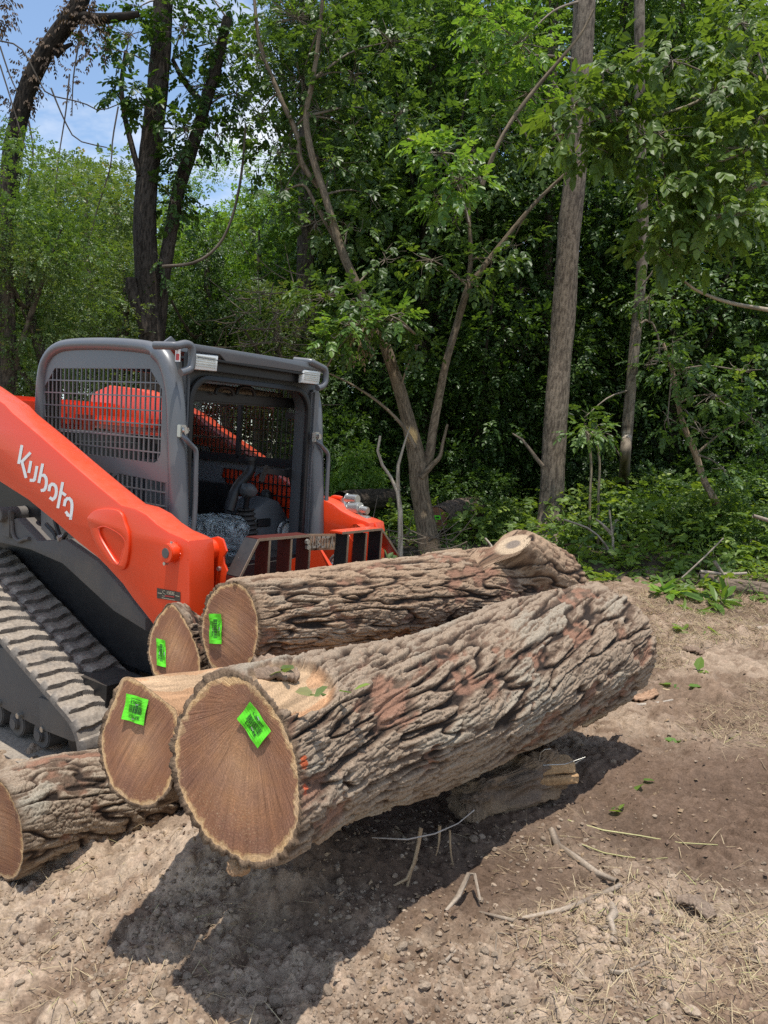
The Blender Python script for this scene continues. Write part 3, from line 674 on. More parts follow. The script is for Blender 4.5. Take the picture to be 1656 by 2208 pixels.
# chips, bark crumbs and sawdust: nobody could count them
def scatter_chips():
    n = 2600; r_ = np.random.default_rng(5); k = r_.random(n)
    x = np.where(k < .45, r_.normal(-.1, .7, n), np.where(k < .75, r_.normal(1.2, .8, n), r_.uniform(-1.6, 2.6, n))); y = np.where(k < .45, r_.normal(2.55, .45, n), np.where(k < .75, r_.normal(3.4, .9, n), r_.uniform(1.9, 6.5, n)))
    ok = y > 1.7; x, y = x[ok], y[ok]; n = len(x); z = gz(x, y)+soil_h(x, y)+.004; L = .004+.016*r_.random(n)**2.5; wd = L*r_.uniform(.25, .7, n); a = r_.random(n)*6.28
    d = np.stack([np.cos(a), np.sin(a), r_.normal(0, .22, n)], 1); s_ = np.stack([-np.sin(a), np.cos(a), r_.normal(0, .3, n)], 1); c = np.stack([x, y, z], 1); u = np.array([0, 0, 1.0])
    Vt = np.stack([c-d*L[:, None]+u*.002, c-s_*wd[:, None], c+d*(L*.8)[:, None]+u*(L*.2)[:, None], c+s_*wd[:, None]*.9, c+u*(.004+L*.25)[:, None]], 1).reshape(-1, 3); b = np.arange(n)[:, None]*5
    F = np.concatenate([b+np.array([[i, (i+1) % 4, 4]]) for i in range(4)]); me = mesh_np('wood_chips', Vt, F, False)
    t = r_.random((n, 1)); col = np.where(t < .35, [.30, .21, .13], np.where(t < .7, [.15, .10, .07], [.26, .18, .12]))*r_.uniform(.7, 1.2, (n, 1)); attr_c(me, 'Col', np.repeat(col, 5, 0))
    tag(part('wood_chips', me, M['bark']), 'bark crumbs and wood chips strewn round the logs', 'wood chips', kind='stuff')
scatter_chips()
# ================================================================== TRACK LOADER: local frame (X forward, Y to its left = far side, Z up)
YAW = R(-34.8); NOSE = R(4.6)
MF = np.array([math.cos(YAW)*math.cos(NOSE), math.sin(YAW)*math.cos(NOSE), -math.sin(NOSE)])
ML = np.array([-math.sin(YAW), math.cos(YAW), 0.0]); MU = np.cross(MF, ML)
MO = np.array([-1.007, 3.77, .06])+.53*ML
MR = np.stack([MF, ML, MU], 1)
def toL(p): return MR.T@(np.asarray(p)-MO)
def toW(p): return MO+MR@np.asarray(p, float)
def my(px, py, Y):
    """pixel -> (X, Z) on the loader's vertical side plane Y"""
    q = toL(on_plane(px, py, MO+ML*Y, ML)); return (q[0], q[2])
def mx_(px, py, X):
    """pixel -> (Y, Z) on the loader's cross plane X"""
    q = toL(on_plane(px, py, MO+MF*X, MF)); return (q[1], q[2])
LD_ = thing('track_loader', 'orange and dark grey compact track loader with open mesh-sided cab behind the logs', 'track loader')
LD_.matrix_world = Matrix([[*MR[0], MO[0]], [*MR[1], MO[1]], [*MR[2], MO[2]], [0, 0, 0, 1]])
CABY = .53
def side(me, Y): return xform(me, lambda v: np.stack([v[:, 0], Y+v[:, 2], v[:, 1]], 1))
def cross(me, X): return xform(me, lambda v: np.stack([X+v[:, 2], v[:, 0], v[:, 1]], 1))
def P(name, me, mat, parent=None, label=None): return part(name, me, mat, parent or LD_, label, world=False)
def fix(me, smooth=True):
    bm = bmesh.new(); bm.from_mesh(me); bmesh.ops.remove_doubles(bm, verts=bm.verts, dist=1e-5); bmesh.ops.recalc_face_normals(bm, faces=bm.faces); bm.to_mesh(me); bm.free()
    for p in me.polygons: p.use_smooth = smooth
    try: me.set_sharp_from_angle(angle=R(35))
    except Exception: pass
    return me
z1 = lambda L: [(a/3.312, 700+b/3.312) for a, b in L]
zk = lambda L: [(a/5.258, 880+b/5.258) for a, b in L]
zc = lambda L: [(360+a/3.067, 700+b/3.067) for a, b in L]
def mys(L, Y): return [my(px, py, Y) for px, py in L]
def smooth_poly(p, n):
    q = np.array(list(p)+[p[0]]); return catmull(q, n)[:-1]

# ---- lift arms
ARMY = .80
up = mys(z1([(25, 580), (80, 640), (270, 800), (480, 985), (700, 1175), (860, 1305), (960, 1330), (1040, 1375), (1110, 1440), (1200, 1500), (1290, 1538), (1330, 1560)]), -.80)
lo = mys([(404, 1190), (404, 1260), (404, 1330), (404, 1420), (360, 1420), (331, 1342), (306, 1310), (289, 1289), (265, 1255), (231, 1218), (211, 1198), (169, 1165), (121, 1123), (60, 1073), (0, 1035)], -ARMY)
armpoly = [(-2.45, 1.62), (-2.4, 1.80), (-2.2, 1.86), (-1.85, 1.84), (-1.5, 1.76)]+up+lo+[(-1.5, 1.44), (-1.9, 1.46)]
for s in (-1, 1):
    ARMY = .80 if s < 0 else .70
    me = plate(armpoly, [], .15, .013); side(me, s*(ARMY-.075)); arm = P('lift_arm', fix(me), M['orange'])
    # cast doubler around the recess, pin boss, weld bead
    d = smooth_poly(mys(z1([(640, 1385), (690, 1335), (790, 1322), (870, 1345), (900, 1420), (925, 1500), (925, 1640), (890, 1740), (800, 1700), (700, 1560)]), -.80), 60)
    hole = smooth_poly(mys(z1([(715, 1450), (765, 1440), (850, 1480), (903, 1530), (905, 1580), (868, 1700), (840, 1700), (780, 1610), (730, 1520)]), -.80), 50)
    me = plate([tuple(q) for q in d], [[tuple(q) for q in hole]], .018, .006); side(me, s*(ARMY+.005)); P('doubler_plate', fix(me), M['orange'], arm)
    rb = MB(); rb.tube([(q[0], s*(ARMY+.009), q[1]) for q in list(hole)+[hole[0]]], .006, 8, False); rb.build('recess_rim', M['orange'], arm, True, world=False)
    px_, pz_ = my(375, 1191, -.80); b = MB()
    b.cyl((px_, s*(ARMY+.022), pz_), (0, 1, 0), .043, .045, 32); b.build('pin_boss', M['orange'], arm, True, .003, world=False)
    b = MB(); b.cyl((px_-.002, s*(ARMY+.043), pz_), (0, 1, 0), .023, .008, 24); b.build('pivot_pin', M['frame'], arm, True, .001, world=False)
    b = MB(); b.cyl((px_+.005, s*(ARMY+.02), pz_+.046), (0, 0, 1), .006, .01, 8); b.build('grease_fitting', M['steel'], arm, True, world=False); b = MB(); b.cyl((px_-.01, s*(ARMY+.035), pz_-.048), (0, 1, 0), .008, .02, 8); b.build('pin_bolt', M['steel'], arm, True, world=False)
    fx, fz0 = my(404, 1192, -.80); b = MB()
    zz = np.linspace(fz0-.02, fz0-.42, 40); b.tube([(fx+.002, s*(ARMY-.006), z) for z in zz], .005+.002*np.sin(np.arange(40)*2.4), 8); b.build('weld_bead', M['orange'], arm, True, world=False)
    # cross boss between the arm and the coupler, hydraulic guard flag
    b = MB(); b.cyl((px_+.03, s*(ARMY-.13), pz_-.0), (0, 1, 0), .05, .14, 24); b.build('cross_boss', M['orange'], arm, True, .003, world=False)
    fl = mys([(441, 1165), (470, 1158), (481, 1163), (486, 1178), (489, 1188), (483, 1199), (484, 1215), (491, 1232), (488, 1250), (478, 1300), (455, 1300)], -.60)
    me = plate(fl, [], .012, .003); side(me, s*.60); fg = P('guard_flap', fix(me), M['orange'], arm)
    bx, bz = my(476, 1226, -.60); b = MB(); b.cyl((bx, s*.610, bz), (0, 1, 0), .011, .016, 6); b.build('bolt', M['steel'], fg, True, world=False)
# ---- lettering and dealer plate on the near arm
ARMY = .80
nl = LD_.children
near_arm = [o for o in nl if o.name.startswith('lift_arm')][0]
def on_arm(q, Y=-(ARMY+.002)): X, Z = my(q[0], q[1], -ARMY); return np.array([X, Y, Z])
strokes = {'letter_k': [[(250, 435), (218, 615)], [(340, 515), (252, 606), (295, 775)]],
           'letter_u': [[(352, 615), (333, 718)], [(421, 672), (400, 780), (385, 815), (355, 818)]],
           'letter_b': [[(485, 645), (447, 832)], [(468, 762), (505, 765), (527, 805), (525, 875), (506, 922), (480, 932)]],
           'letter_o': [[(562, 925), (572, 880), (602, 862), (634, 890), (641, 950), (628, 1005), (600, 1035), (578, 1022)]],
           'letter_t': [[(712, 855), (662, 1118)], [(694, 950), (738, 980)]],
           'letter_a': [[(735, 1095), (748, 1045), (782, 1024), (812, 1055), (818, 1130), (802, 1248)], [(756, 1185), (775, 1212), (800, 1222)]]}
for nm, ss in strokes.items():
    b = MB()
    for pl in ss:
        pl2 = catmull(np.array([(a, q, 0) for a, q in pl], float), 14)[:, :2] if len(pl) > 3 else np.array(pl, float)
        ribbon(b, [tuple(q) for q in pl2], 33, lambda q: on_arm(zk([tuple(q)])[0]))
    b.build(nm, M['white'], near_arm, world=False)
zp = lambda L: [(260+a/6.37, 1080+b/6.37) for a, b in L]
cpl = zp([(505, 1195), (828, 1255), (828, 1385), (505, 1335)])
b = MB(); b.add([on_arm(q, -(ARMY+.0025)) for q in cpl], [[0, 1, 2, 3]]); dp = b.build('dealer_plate', M['decal'], near_arm, world=False)
def plate_text(name, segs, w, mat):
    b = MB()
    for pl in segs: ribbon(b, pl, w, lambda q: on_arm(zp([tuple(q)])[0], -(ARMY+.004)))
    b.build(name, mat, dp, world=False)
FONT = {'S': [[(1, .15), (.75, 0), (.2, 0), (0, .25), (.2, .48), (.8, .55), (1, .78), (.8, 1), (.2, 1), (0, .85)]], 'I': [[(.5, 0), (.5, 1)]], 'E': [[(1, 0), (0, 0), (0, 1), (1, 1)], [(0, .5), (.8, .5)]], 'V': [[(0, 0), (.5, 1), (1, 0)]],
        'R': [[(0, 1), (0, 0), (.8, 0), (1, .25), (.8, .5), (0, .5)], [(.5, .5), (1, 1)]]}
segs = []; x = 640
for ch in 'IEVERS':
    for pl in FONT[ch]: segs.append([(x+a*13, 1238+q*38+(x+a*13-640)*.16) for a, q in pl])
    x += 18.5
plate_text('dealer_name', [[(588+a*34, 1232+q*76) for a, q in FONT['S'][0]]]+segs, 5.5, M['cream'])
plate_text('red_line', [[(625, 1303), (740, 1318)]], 17, M['red'])
plate_text('small_print', [[(525, 1262), (570, 1270)], [(765, 1300), (812, 1310)], [(580, 1330), (755, 1362)]], 8, M['cream'])

# ---- cab: side walls, tube hoops, mesh, roof
wall_px = z1([(290, 560), (300, 380), (335, 255), (400, 185), (520, 150), (800, 148), (1080, 168), (1160, 215), (1205, 300), (1230, 420), (1240, 700), (1250, 1000), (1265, 1600), (300, 1600)])
op1 = mys(z1([(395, 312), (1075, 315), (1115, 385), (1160, 460), (1160, 600), (1155, 760), (1150, 920), (1130, 970), (1105, 988), (800, 945), (475, 908), (470, 842), (345, 815), (325, 700), (322, 445), (355, 385)]), -CABY)
op2 = mys(z1([(575, 1020), (810, 1060), (800, 1105), (850, 1062), (1190, 1130), (1192, 1500), (1100, 1480), (700, 1330), (560, 1090)]), -CABY)
wall = mys(wall_px, -CABY)
hoop = mys(z1([(1275, 1600), (1268, 1100), (1258, 800), (1250, 560), (1235, 420), (1200, 290), (1150, 215), (1060, 165), (800, 140), (520, 143), (400, 175), (335, 250), (305, 350), (290, 560), (285, 800), (283, 1200)]), -CABY)
def inside(p, poly):
    x, y = p; c = False; n = len(poly)
    for i in range(n):
        (x1, y1), (x2, y2) = poly[i], poly[(i+1) % n]
        if (y1 > y) != (y2 > y) and x < (x2-x1)*(y-y1)/(y2-y1)+x1: c = not c
    return c
cab = MB()
for s in (-1, 1):
    me = plate(wall, [op1, op2], .008); side(me, s*CABY); cw = P('cab_wall', fix(me, False), M['grey'])
    b = MB()
    hp = catmull(np.array([(x, s*(CABY-.005), z) for x, z in hoop]), 90)
    b.tube(hp, np.where(hp[:, 0] > -.32, .048, .034), 16); b.build('roll_hoop', M['grey'], cw, True, world=False)
    if s < 0:
        b = MB(); b.tube([(x, -CABY-.006, z) for x, z in catmull(np.array([(x, z, 0) for x, z in wall[:12]]), 60)[:, :2]*np.array([1, 1])], .004, 6); b.build('trim_strip', M['edge'], cw, True, world=False)
    for op, nx_, nz_ in ((op1, .0387, .069), (op2, .0387, .069)):
        g = MB(); xs = [q[0] for q in op]; zs = [q[1] for q in op]
        for k in range(1, 60):
            x = min(xs)+k*nx_
            if x > max(xs): break
            seg = [z for z in np.linspace(min(zs), max(zs), 160) if inside((x, z), op)]
            if seg: g.box((x, s*CABY, (seg[0]+seg[-1])/2), (.0062, .008, seg[-1]-seg[0]+.012))
        for k in range(0, 40):
            z = max(zs)-.069*(k+1)
            if z < min(zs): break
            seg = [x for x in np.linspace(min(xs), max(xs), 200) if inside((x, z), op)]
            if seg: g.box(((seg[0]+seg[-1])/2, s*CABY, z), (seg[-1]-seg[0]+.012, .009, .0066))
        g.build('mesh_screen', M['grey'] if s < 0 else M['black'], cw, world=False)
    # sliding window behind the far mesh
    if s > 0:
        gx = [q[0] for q in op1]; gzz = [q[1] for q in op1]; b = MB(); b.box(((min(gx)+max(gx))/2, .50, (min(gzz)+max(gzz))/2), (max(gx)-min(gx), .004, max(gzz)-min(gzz))); wd = b.build('side_window', M['glass'], cw, world=False)
        b = MB(); b.box((-.75, .497, (min(gzz)+max(gzz))/2), (.03, .02, max(gzz)-min(gzz))); b.box((-.75, .497, min(gzz)), (1.0, .02, .05)); b.build('window_frame', M['black'], wd, world=False)
        b = MB(); b.box((-.3, .49, 1.72), (.09, .03, .035)); b.build('window_latch', M['black'], wd, world=False); b = MB(); b.box((-.26, .49, 1.46), (.05, .03, .04)); b.build('window_latch', M['black'], wd, world=False)
# small hasp on near wall
b = MB(); hx, hz = my(118, 962, -CABY); b.box((hx, -.545, hz), (.05, .02, .07)); b.tube([(hx-.03, -.56, hz+.045), (hx+.03, -.57, hz+.045), (hx+.035, -.57, hz-.01), (hx+.06, -.57, hz-.05), (hx+.09, -.56, hz-.09)], .006, 8); b.build('door_hasp', M['grey'], LD_, True, .003, world=False)
# roof skin
zr = 2.0; rp = [(-1.22, 2.0), (-1.05, 2.03), (-.6, 2.045), (-.25, 2.03), (-.10, 2.012)]
b = MB(); n = len(rp)
for (x0, z0), (x1, z1_) in zip(rp[:-1], rp[1:]):
    b.box(((x0+x1)/2, 0, (z0+z1_)/2-.02), (x1-x0+.004, 1.02, .03), np.array([[math.cos(math.atan2(z1_-z0, x1-x0)), 0, -math.sin(math.atan2(z1_-z0, x1-x0))], [0, 1, 0], [math.sin(math.atan2(z1_-z0, x1-x0)), 0, math.cos(math.atan2(z1_-z0, x1-x0))]]))
roof = b.build('roof', M['grey'], LD_, False, .004, world=False)
# visor: sloped lip across the front with raised ends over the lamps
FX = -.055
lip = [mx_(*q, FX) for q in zc([(165, 135), (400, 172), (700, 220), (1030, 272), (1050, 310), (1010, 302), (905, 288), (880, 306), (640, 270), (380, 236), (340, 190), (175, 165)])]
me = plate([(a, q) for a, q in lip], [], .03, .006); cross(me, FX); P('visor', fix(me), M['grey'], roof)
b = MB(); b.box((-.14, -.02, 1.955), (.2, .98, .012)); b.box((-.10, -.02, 1.93), (.03, .98, .05)); b.build('visor_underside', M['black'], roof, False, .003, world=False)
# front frame with rounded opening
oy0, oz1 = mx_(412, 840, -.16); oy1, _ = mx_(650, 900, -.16)
def rrect(y0, y1, z0, z1__, r, n=6):
    o = []
    for cy_, cz_, a0 in ((y1-r, z1__-r, 0), (y0+r, z1__-r, PI/2), (y0+r*.3, z0+r*.3, PI), (y1-r*.3, z0+r*.3, 1.5*PI)):
        rr_ = r if cz_ > 1.5 else r*.3
        for k in range(n+1): a = a0+PI/2*k/n; o.append((cy_+rr_*math.cos(a), cz_+rr_*math.sin(a)))
    return o
me = plate([(-.52, .70), (.52, .70), (.52, 1.93), (-.52, 1.93)], [rrect(-.465, .44, .78, 1.875, .13)], .09, .006); cross(me, -.19); P('front_frame', fix(me), M['darkgrey'])
me = plate(rrect(-.47, .445, .78, 1.88, .13), [rrect(-.45, .425, .80, 1.86, .12)], .03, .004); cross(me, -.13); P('door_seal', fix(me), M['black'])
# broad far front post face
b = MB(); b.box((-.135, .487, 1.32), (.05, .07, 1.12)); b.build('front_post', M['grey'], LD_, False, .015, world=False)
b = MB(); b.box((-.135, -.487, 1.32), (.05, .03, 1.12)); b.build('front_post', M['darkgrey'], LD_, False, .01, world=False)
for s, lp, br in ((-1, [(170, 200), (320, 215), (312, 298), (170, 285)], [(10, 135), (60, 140), (125, 128), (165, 155), (162, 270), (140, 300), (90, 318)]), (1, [(890, 305), (1000, 318), (990, 388), (885, 375)], [(930, 235), (1010, 275), (1045, 300), (1048, 370), (1030, 405), (995, 420)])):
    q = [mx_(*a, FX+.0) for a in zc(lp)]; me = plate([(a, z) for a, z in q], [], .03, .008); cross(me, FX+.0); wl = P('work_light', fix(me), M['lamp'])
    yy = [a for a, z in q]; zz = [z for a, z in q]; b = MB(); b.box((FX-.03, np.mean(yy), np.mean(zz)), (.05, max(yy)-min(yy)+.02, max(zz)-min(zz)+.014)); b.build('lamp_housing', M['black'], wl, False, .006, world=False)
    g = MB()
    for k in range(5): g.box((FX+.0165, np.mean(yy), min(zz)+.012+k*(max(zz)-min(zz)-.02)/4), (.003, (max(yy)-min(yy))*.85, .003))
    g.build('lens_ribs', M['steel'], wl, world=False)
    tb = [mx_(*a, FX+.02) for a in zc(br)]; pp = catmull(np.array([(FX+.02, a, z) for a, z in tb]), 30); pp[:3, 0] -= [.10, .07, .03]
    b = MB(); b.tube(pp, .019, 10); tg = b.build('lamp_guard', M['grey'], LD_, True, world=False)
    e = mx_(*zc([(75, 120) if s < 0 else (945, 255)])[0], FX); b = MB(); b.prism([(-.05, 0), (.05, 0), (.045, .03), (0, .06), (-.045, .03)], lambda p, d: np.array([FX-.06+d, e[0]+p[0]*.9, e[1]+p[1]-.03]), 0, .012); b.build('lifting_eye', M['grey'], tg, world=False)
e = mx_(*zc([(102, 200)])[0], FX); b = MB(); b.box((-.105, -.566, e[1]), (.035, .003, .06)); wl_ = b.build('warning_sticker', M['white'], LD_, world=False)
b = MB(); b.box((-.105, -.568, e[1]-.008), (.022, .002, .03)); b.build('warning_symbol', M['red'], wl_, world=False)
for s, pts in ((-1, [(120, 705), (118, 740), (140, 775), (178, 815), (192, 850), (190, 1000), (186, 1200), (170, 1400), (160, 1430)]), (1, [(1005, 745), (1003, 770), (1025, 805), (1055, 840), (1066, 880), (1062, 1000), (1052, 1200), (1040, 1400)])):
    q = [mx_(*a, -.06) for a in zc(pts)]; b = MB(); pp = catmull(np.array([(-.06, a, z) for a, z in q]), 40); pp[:4, 0] -= [.03, .02, .01, 0]; b.tube(pp, .013, 10); h = b.build('grab_handle', M['grey'], LD_, True, world=False)
    b = MB(); b.box((-.085, q[0][0], q[0][1]), (.03, .035, .06)); b.cyl((-.06, q[0][0], q[0][1]+.005), (1, 0, 0), .014, .02, 8); b.build('handle_bracket', M['steel'], h, False, .003, world=False)

# ---- inside the cab
def ix(px, py, X): a, z = mx_(px, py, X); return np.array([X, a, z])
b = MB(); b.box((-1.0, 0, .78), (.5, .8, .3)); b.box((-.60, 0, .66), (.5, .42, .14)); b.build('seat_base', M['black'], LD_, False, .02, world=False)
b = MB(); b.box((-.62, -.02, .82), (.48, .46, .13)); b.box((-.84, -.02, 1.13), (.12, .44, .56)); st = b.build('seat', M['darkgrey'], LD_, False, .04, world=False)
def crumple(c, d, n=26, amp=.035, seed=1):
    u = np.linspace(0, 2*PI, n, endpoint=False); v = np.linspace(.04, PI-.04, n); U_, V_ = np.meshgrid(u, v)
    sq = lambda a: np.sign(a)*np.abs(a)**.6
    p = np.stack([sq(np.sin(V_))*sq(np.cos(U_)), sq(np.sin(V_))*sq(np.sin(U_)), sq(np.cos(V_))], -1)*np.asarray(d)/2
    nn_ = fbm(p[..., 0]*14+seed, p[..., 1]*14, p[..., 2]*14, o=3, s=seed)-.5; p = p*(1+nn_[..., None]*amp*12)+c
    i = np.arange(n-1)[:, None]*n; j = np.arange(n)[None]; j2 = (j+1) % n
    return p.reshape(-1, 3), np.stack([i+j, i+j2, i+n+j2, i+n+j], -1).reshape(-1, 4)
b = MB(); b.add(*crumple((-.55, -.06, .84), (.60, .54, .19), seed=4)); b.build('plastic_cover', M['wrap'], st, True, world=False)
b = MB(); b.add(*crumple(ix(462, 1148, -.42), (.30, .34, .20), seed=9)); b.build('plastic_cover', M['wrap'], st, True, world=False)
# lap bar arm
la = [ix(*q, -.42) for q in zc([(556, 895), (556, 940), (535, 990), (490, 1040), (452, 1100), (430, 1160), (410, 1230)])]
b = MB(); b.tube(catmull(np.array(la), 30), np.interp(np.linspace(0, 1, 30), [0, .2, 1], [.030, .030, .034]), 14); b.build('lap_bar', M['black'], LD_, True, world=False)
b = MB(); e = ix(*zc([(555, 900)])[0], -.42); b.cyl(e+np.array([0, 0, .01]), (0, 0, 1), .036, .02, 16); b.build('lap_bar_cap', M['black'], LD_, True, world=False)
# joystick with bellows and pedestal
jb = [ix(*q, -.38) for q in zc([(520, 1480), (520, 1400), (518, 1350), (516, 1300), (516, 1250), (520, 1220)])]
b = MB(); b.tube(jb[:2], .085, 16); b.build('joystick_pedestal', M['frame'], LD_, True, .01, world=False)
k = np.linspace(0, 1, 49); pa = np.array([jb[1]*(1-t)+jb[5]*t for t in k]); b = MB(); b.tube(pa, .072-.022*k+.007*np.cos(k*2*PI*6), 18); jy = b.build('joystick_bellows', M['black'], LD_, True, world=False)
top = ix(*zc([(535, 1120)])[0], -.36); b = MB(); b.tube([jb[5], jb[5]*.5+top*.5, top], [.018, .016, .022], 12); b.build('joystick_stick', M['black'], jy, True, world=False)
V_, F_ = blob_proto(3, 5); b = MB(); b.add(V_*np.array([.05, .052, .045])+top+np.array([0, 0, .02]), F_); b.build('joystick_grip', M['darkgrey'], jy, True, world=False)
b = MB(); b.tube([ix(*q, -.45) for q in zc([(640, 1190), (645, 1150)])], [.03, .02], 10); t2 = ix(*zc([(655, 1150)])[0], -.5); b.add(V_*np.array([.04, .042, .06])+t2, F_); b.build('far_joystick', M['black'], LD_, True, world=False)
# right hand console
cp = [ix(*q, -.34)[1:] for q in zc([(580, 1260), (690, 1180), (735, 1195), (790, 1290), (835, 1380), (850, 1460), (830, 1560), (700, 1560), (575, 1440)])]
me = plate([tuple(q) for q in cp], [], .24, .03); cross(me, -.46); cs = P('console', fix(me), M['darkgrey'])
c_ = ix(*zc([(640, 1310)])[0], -.335); b = MB(); b.box(c_, (.012, .12, .05)); b.build('console_slot', M['black'], cs, False, .01, world=False)
c_ = ix(*zc([(785, 1362)])[0], -.31); b = MB(); b.cyl(c_, (1, -.2, .1), .058, .03, 28); lc = b.build('console_lamp', M['lamp'], cs, True, .008, world=False)
b = MB(); b.tube([c_+np.array([.012, .058*math.cos(a), .058*math.sin(a)]) for a in np.linspace(0, 2*PI, 24)], .008, 8); b.build('lamp_ring', M['darkgrey'], lc, True, world=False)
c_ = ix(*zc([(470, 1180)])[0], -.6); b = MB(); b.box(c_, (.01, .07, .08)); sl = b.build('cab_label', M['white'], LD_, world=False)
b = MB(); b.box(c_+np.array([.007, 0, -.01]), (.002, .06, .012)); b.build('label_stripe', M['red'], sl, world=False)
# strut on the far post, spring, lifted door with rolled cover
b = MB(); q = [ix(*a, -.25) for a in zc([(640, 965), (790, 985), (862, 960)])]; b.bar(q[0], q[1], .02, .03); b.bar(q[1], q[2], .03, .05); b.tube([ix(*a, -.25) for a in zc([(820, 990), (850, 1160), (872, 1310)])], [.018, .012, .012], 8); b.build('door_strut', M['black'], LD_, False, world=False)
b = MB(); a0, a1 = ix(*zc([(655, 945)])[0], -.22), ix(*zc([(625, 1030)])[0], -.22); t = np.linspace(0, 1, 80); b.tube(a0+(a1-a0)*t[:, None]+np.stack([0*t, .018*np.cos(t*60), .012*np.sin(t*60)], 1), .005, 6); b.build('coil_spring', M['black'], LD_, True, world=False)
b = MB(); b.bar(ix(*zc([(150, 470)])[0], -.30), ix(*zc([(870, 525)])[0], -.30), .04, .06); dr = b.build('door_header', M['black'], LD_, False, .01, world=False)
b = MB(); q = [ix(*a, -.36) for a in zc([(165, 420), (400, 445), (745, 490)])]; b.tube(q, .035, 12); b.build('sun_shade', M['edge'], dr, True, world=False)
for x0 in (320, 460):
    b = MB(); b.tube(catmull(np.array([ix(*a, -.26) for a in zc([(x0, 460), (x0+12, 425), (x0+40, 412), (x0+85, 418), (x0+112, 440), (x0+118, 472)])]), 20), .011, 8); b.build('door_handle', M['black'], dr, True, world=False)
b = MB(); b.box((-1.30, -.46, 1.5), (.04, .08, 1.0)); b.box((-1.30, .46, 1.5), (.04, .08, 1.0)); b.box((-1.30, 0, 1.97), (.04, .9, .06)); b.box((-1.30, 0, 1.08), (.04, .9, .18)); b.build('rear_wall', M['black'], LD_, world=False)
b = MB(); b.box((-.55, 0, .74), (.85, .95, .04)); b.build('cab_floor', M['black'], LD_, world=False)

# ---- chassis, fenders, hood
b = MB(); b.box((-1.15, 0, .59), (2.06, .88, .62)); b.box((-1.25, 0, .20), (1.5, .86, .3)); b.build('chassis', M['black'], LD_, False, .02, world=False)
for s in (-1, 1):
    fe = mys([(0, 1130), (60, 1120), (105, 1168), (165, 1165), (235, 1212), (300, 1285), (335, 1330), (335, 1350), (270, 1310), (160, 1210), (90, 1180), (0, 1160)], -.55)
    me = plate([(-2.2, 1.03)]+fe+[(-2.2, .90)], [], .20, .01); side(me, s*.52); fn = P('fender_beam', fix(me), M['frame'])
    hk = my(42, 1108, -.55); b = MB(); b.cyl((hk[0], s*.60, hk[1]), (0, 1, 0), .045, .16, 20); b.build('stop_roller', M['frame'], fn, True, .004, world=False)
    b = MB(); b.cyl((hk[0]-.06, s*.66, hk[1]-.01), (0, 1, 0), .022, .05, 8); b.box((hk[0]+.02, s*.63, hk[1]-.05), (.09, .03, .16)); b.build('roller_bracket', M['frame'], fn, False, .006, world=False)
    b = MB(); b.tube(catmull(np.array([(hk[0]+.06, s*.63, hk[1]-.03), (hk[0]+.08, s*.63, hk[1]-.11), (hk[0]+.13, s*.63, hk[1]-.14), (hk[0]+.19, s*.63, hk[1]-.12), (hk[0]+.24, s*.63, hk[1]-.11)]), 20), .011, 8); b.build('tie_down_hook', M['frame'], fn, True, world=False)
    b = MB(); b.box((-1.6, s*.47, 1.12), (1.7, .08, .28)); b.build('side_plate', M['black'], fn, world=False)
b = MB(); b.box((-2.0, 0, 1.25), (1.2, 1.0, .56)); hd = b.build('engine_hood', M['darkgrey'], LD_, False, .05, world=False)
b = MB(); X_, Z_ = my(62, 922, -.53); b.box((X_-.02, -.505, Z_-.02), (.10, .006, .03)); b.build('hood_label', M['white'], hd, world=False)
b = MB(); b.box((-2.25, 0, 1.66), (.22, 1.5, .16)); b.box((-1.62, -.3, 1.60), (.9, .16, .09)); b.box((-1.62, .3, 1.60), (.9, .16, .09)); b.build('arm_cross_tube', M['orange'], LD_, False, .03, world=False)

# ---- tracks
def track_path():
    r = .20; ic = np.array([-.46, .015]); sc_ = np.array([-1.78, .50]); rs = .26
    d = sc_-ic; D = np.linalg.norm(d); th = math.atan2(d[1], d[0]); al = math.acos((r-rs)/D)
    # tangent (upper side), then front idler clockwise to bottom, bottom run, rear idler
    a_up = th-al
    pts = [sc_+rs*np.array([math.cos(a), math.sin(a)]) for a in np.linspace(a_up+1.6, a_up, 14)]
    a_end = -PI/2-.0
    aa = np.linspace(a_up, a_end, 26) if a_up > a_end else np.linspace(a_up, a_end, 26)
    pts += [ic+r*np.array([math.cos(a), math.sin(a)]) for a in aa]
    rc = np.array([-2.2, .0]); pts += [rc+np.array([.18*math.cos(a), .185*math.sin(a)]) for a in np.linspace(-PI/2, -PI*1.35, 16)]
    return np.array(pts+[pts[0]])
tp = track_path(); Lc = np.concatenate([[0], np.cumsum(np.linalg.norm(np.diff(tp, axis=0), axis=1))])
def at_s(s_):
    s_ = s_ % Lc[-1]; p = np.array([np.interp(s_, Lc, tp[:, 0]), np.interp(s_, Lc, tp[:, 1])]); e = .02
    q = np.array([np.interp((s_+e) % Lc[-1], Lc, tp[:, 0]), np.interp((s_+e) % Lc[-1], Lc, tp[:, 1])]); t = q-p; t /= np.linalg.norm(t)+1e-9
    return p, t, np.array([-t[1], t[0]])
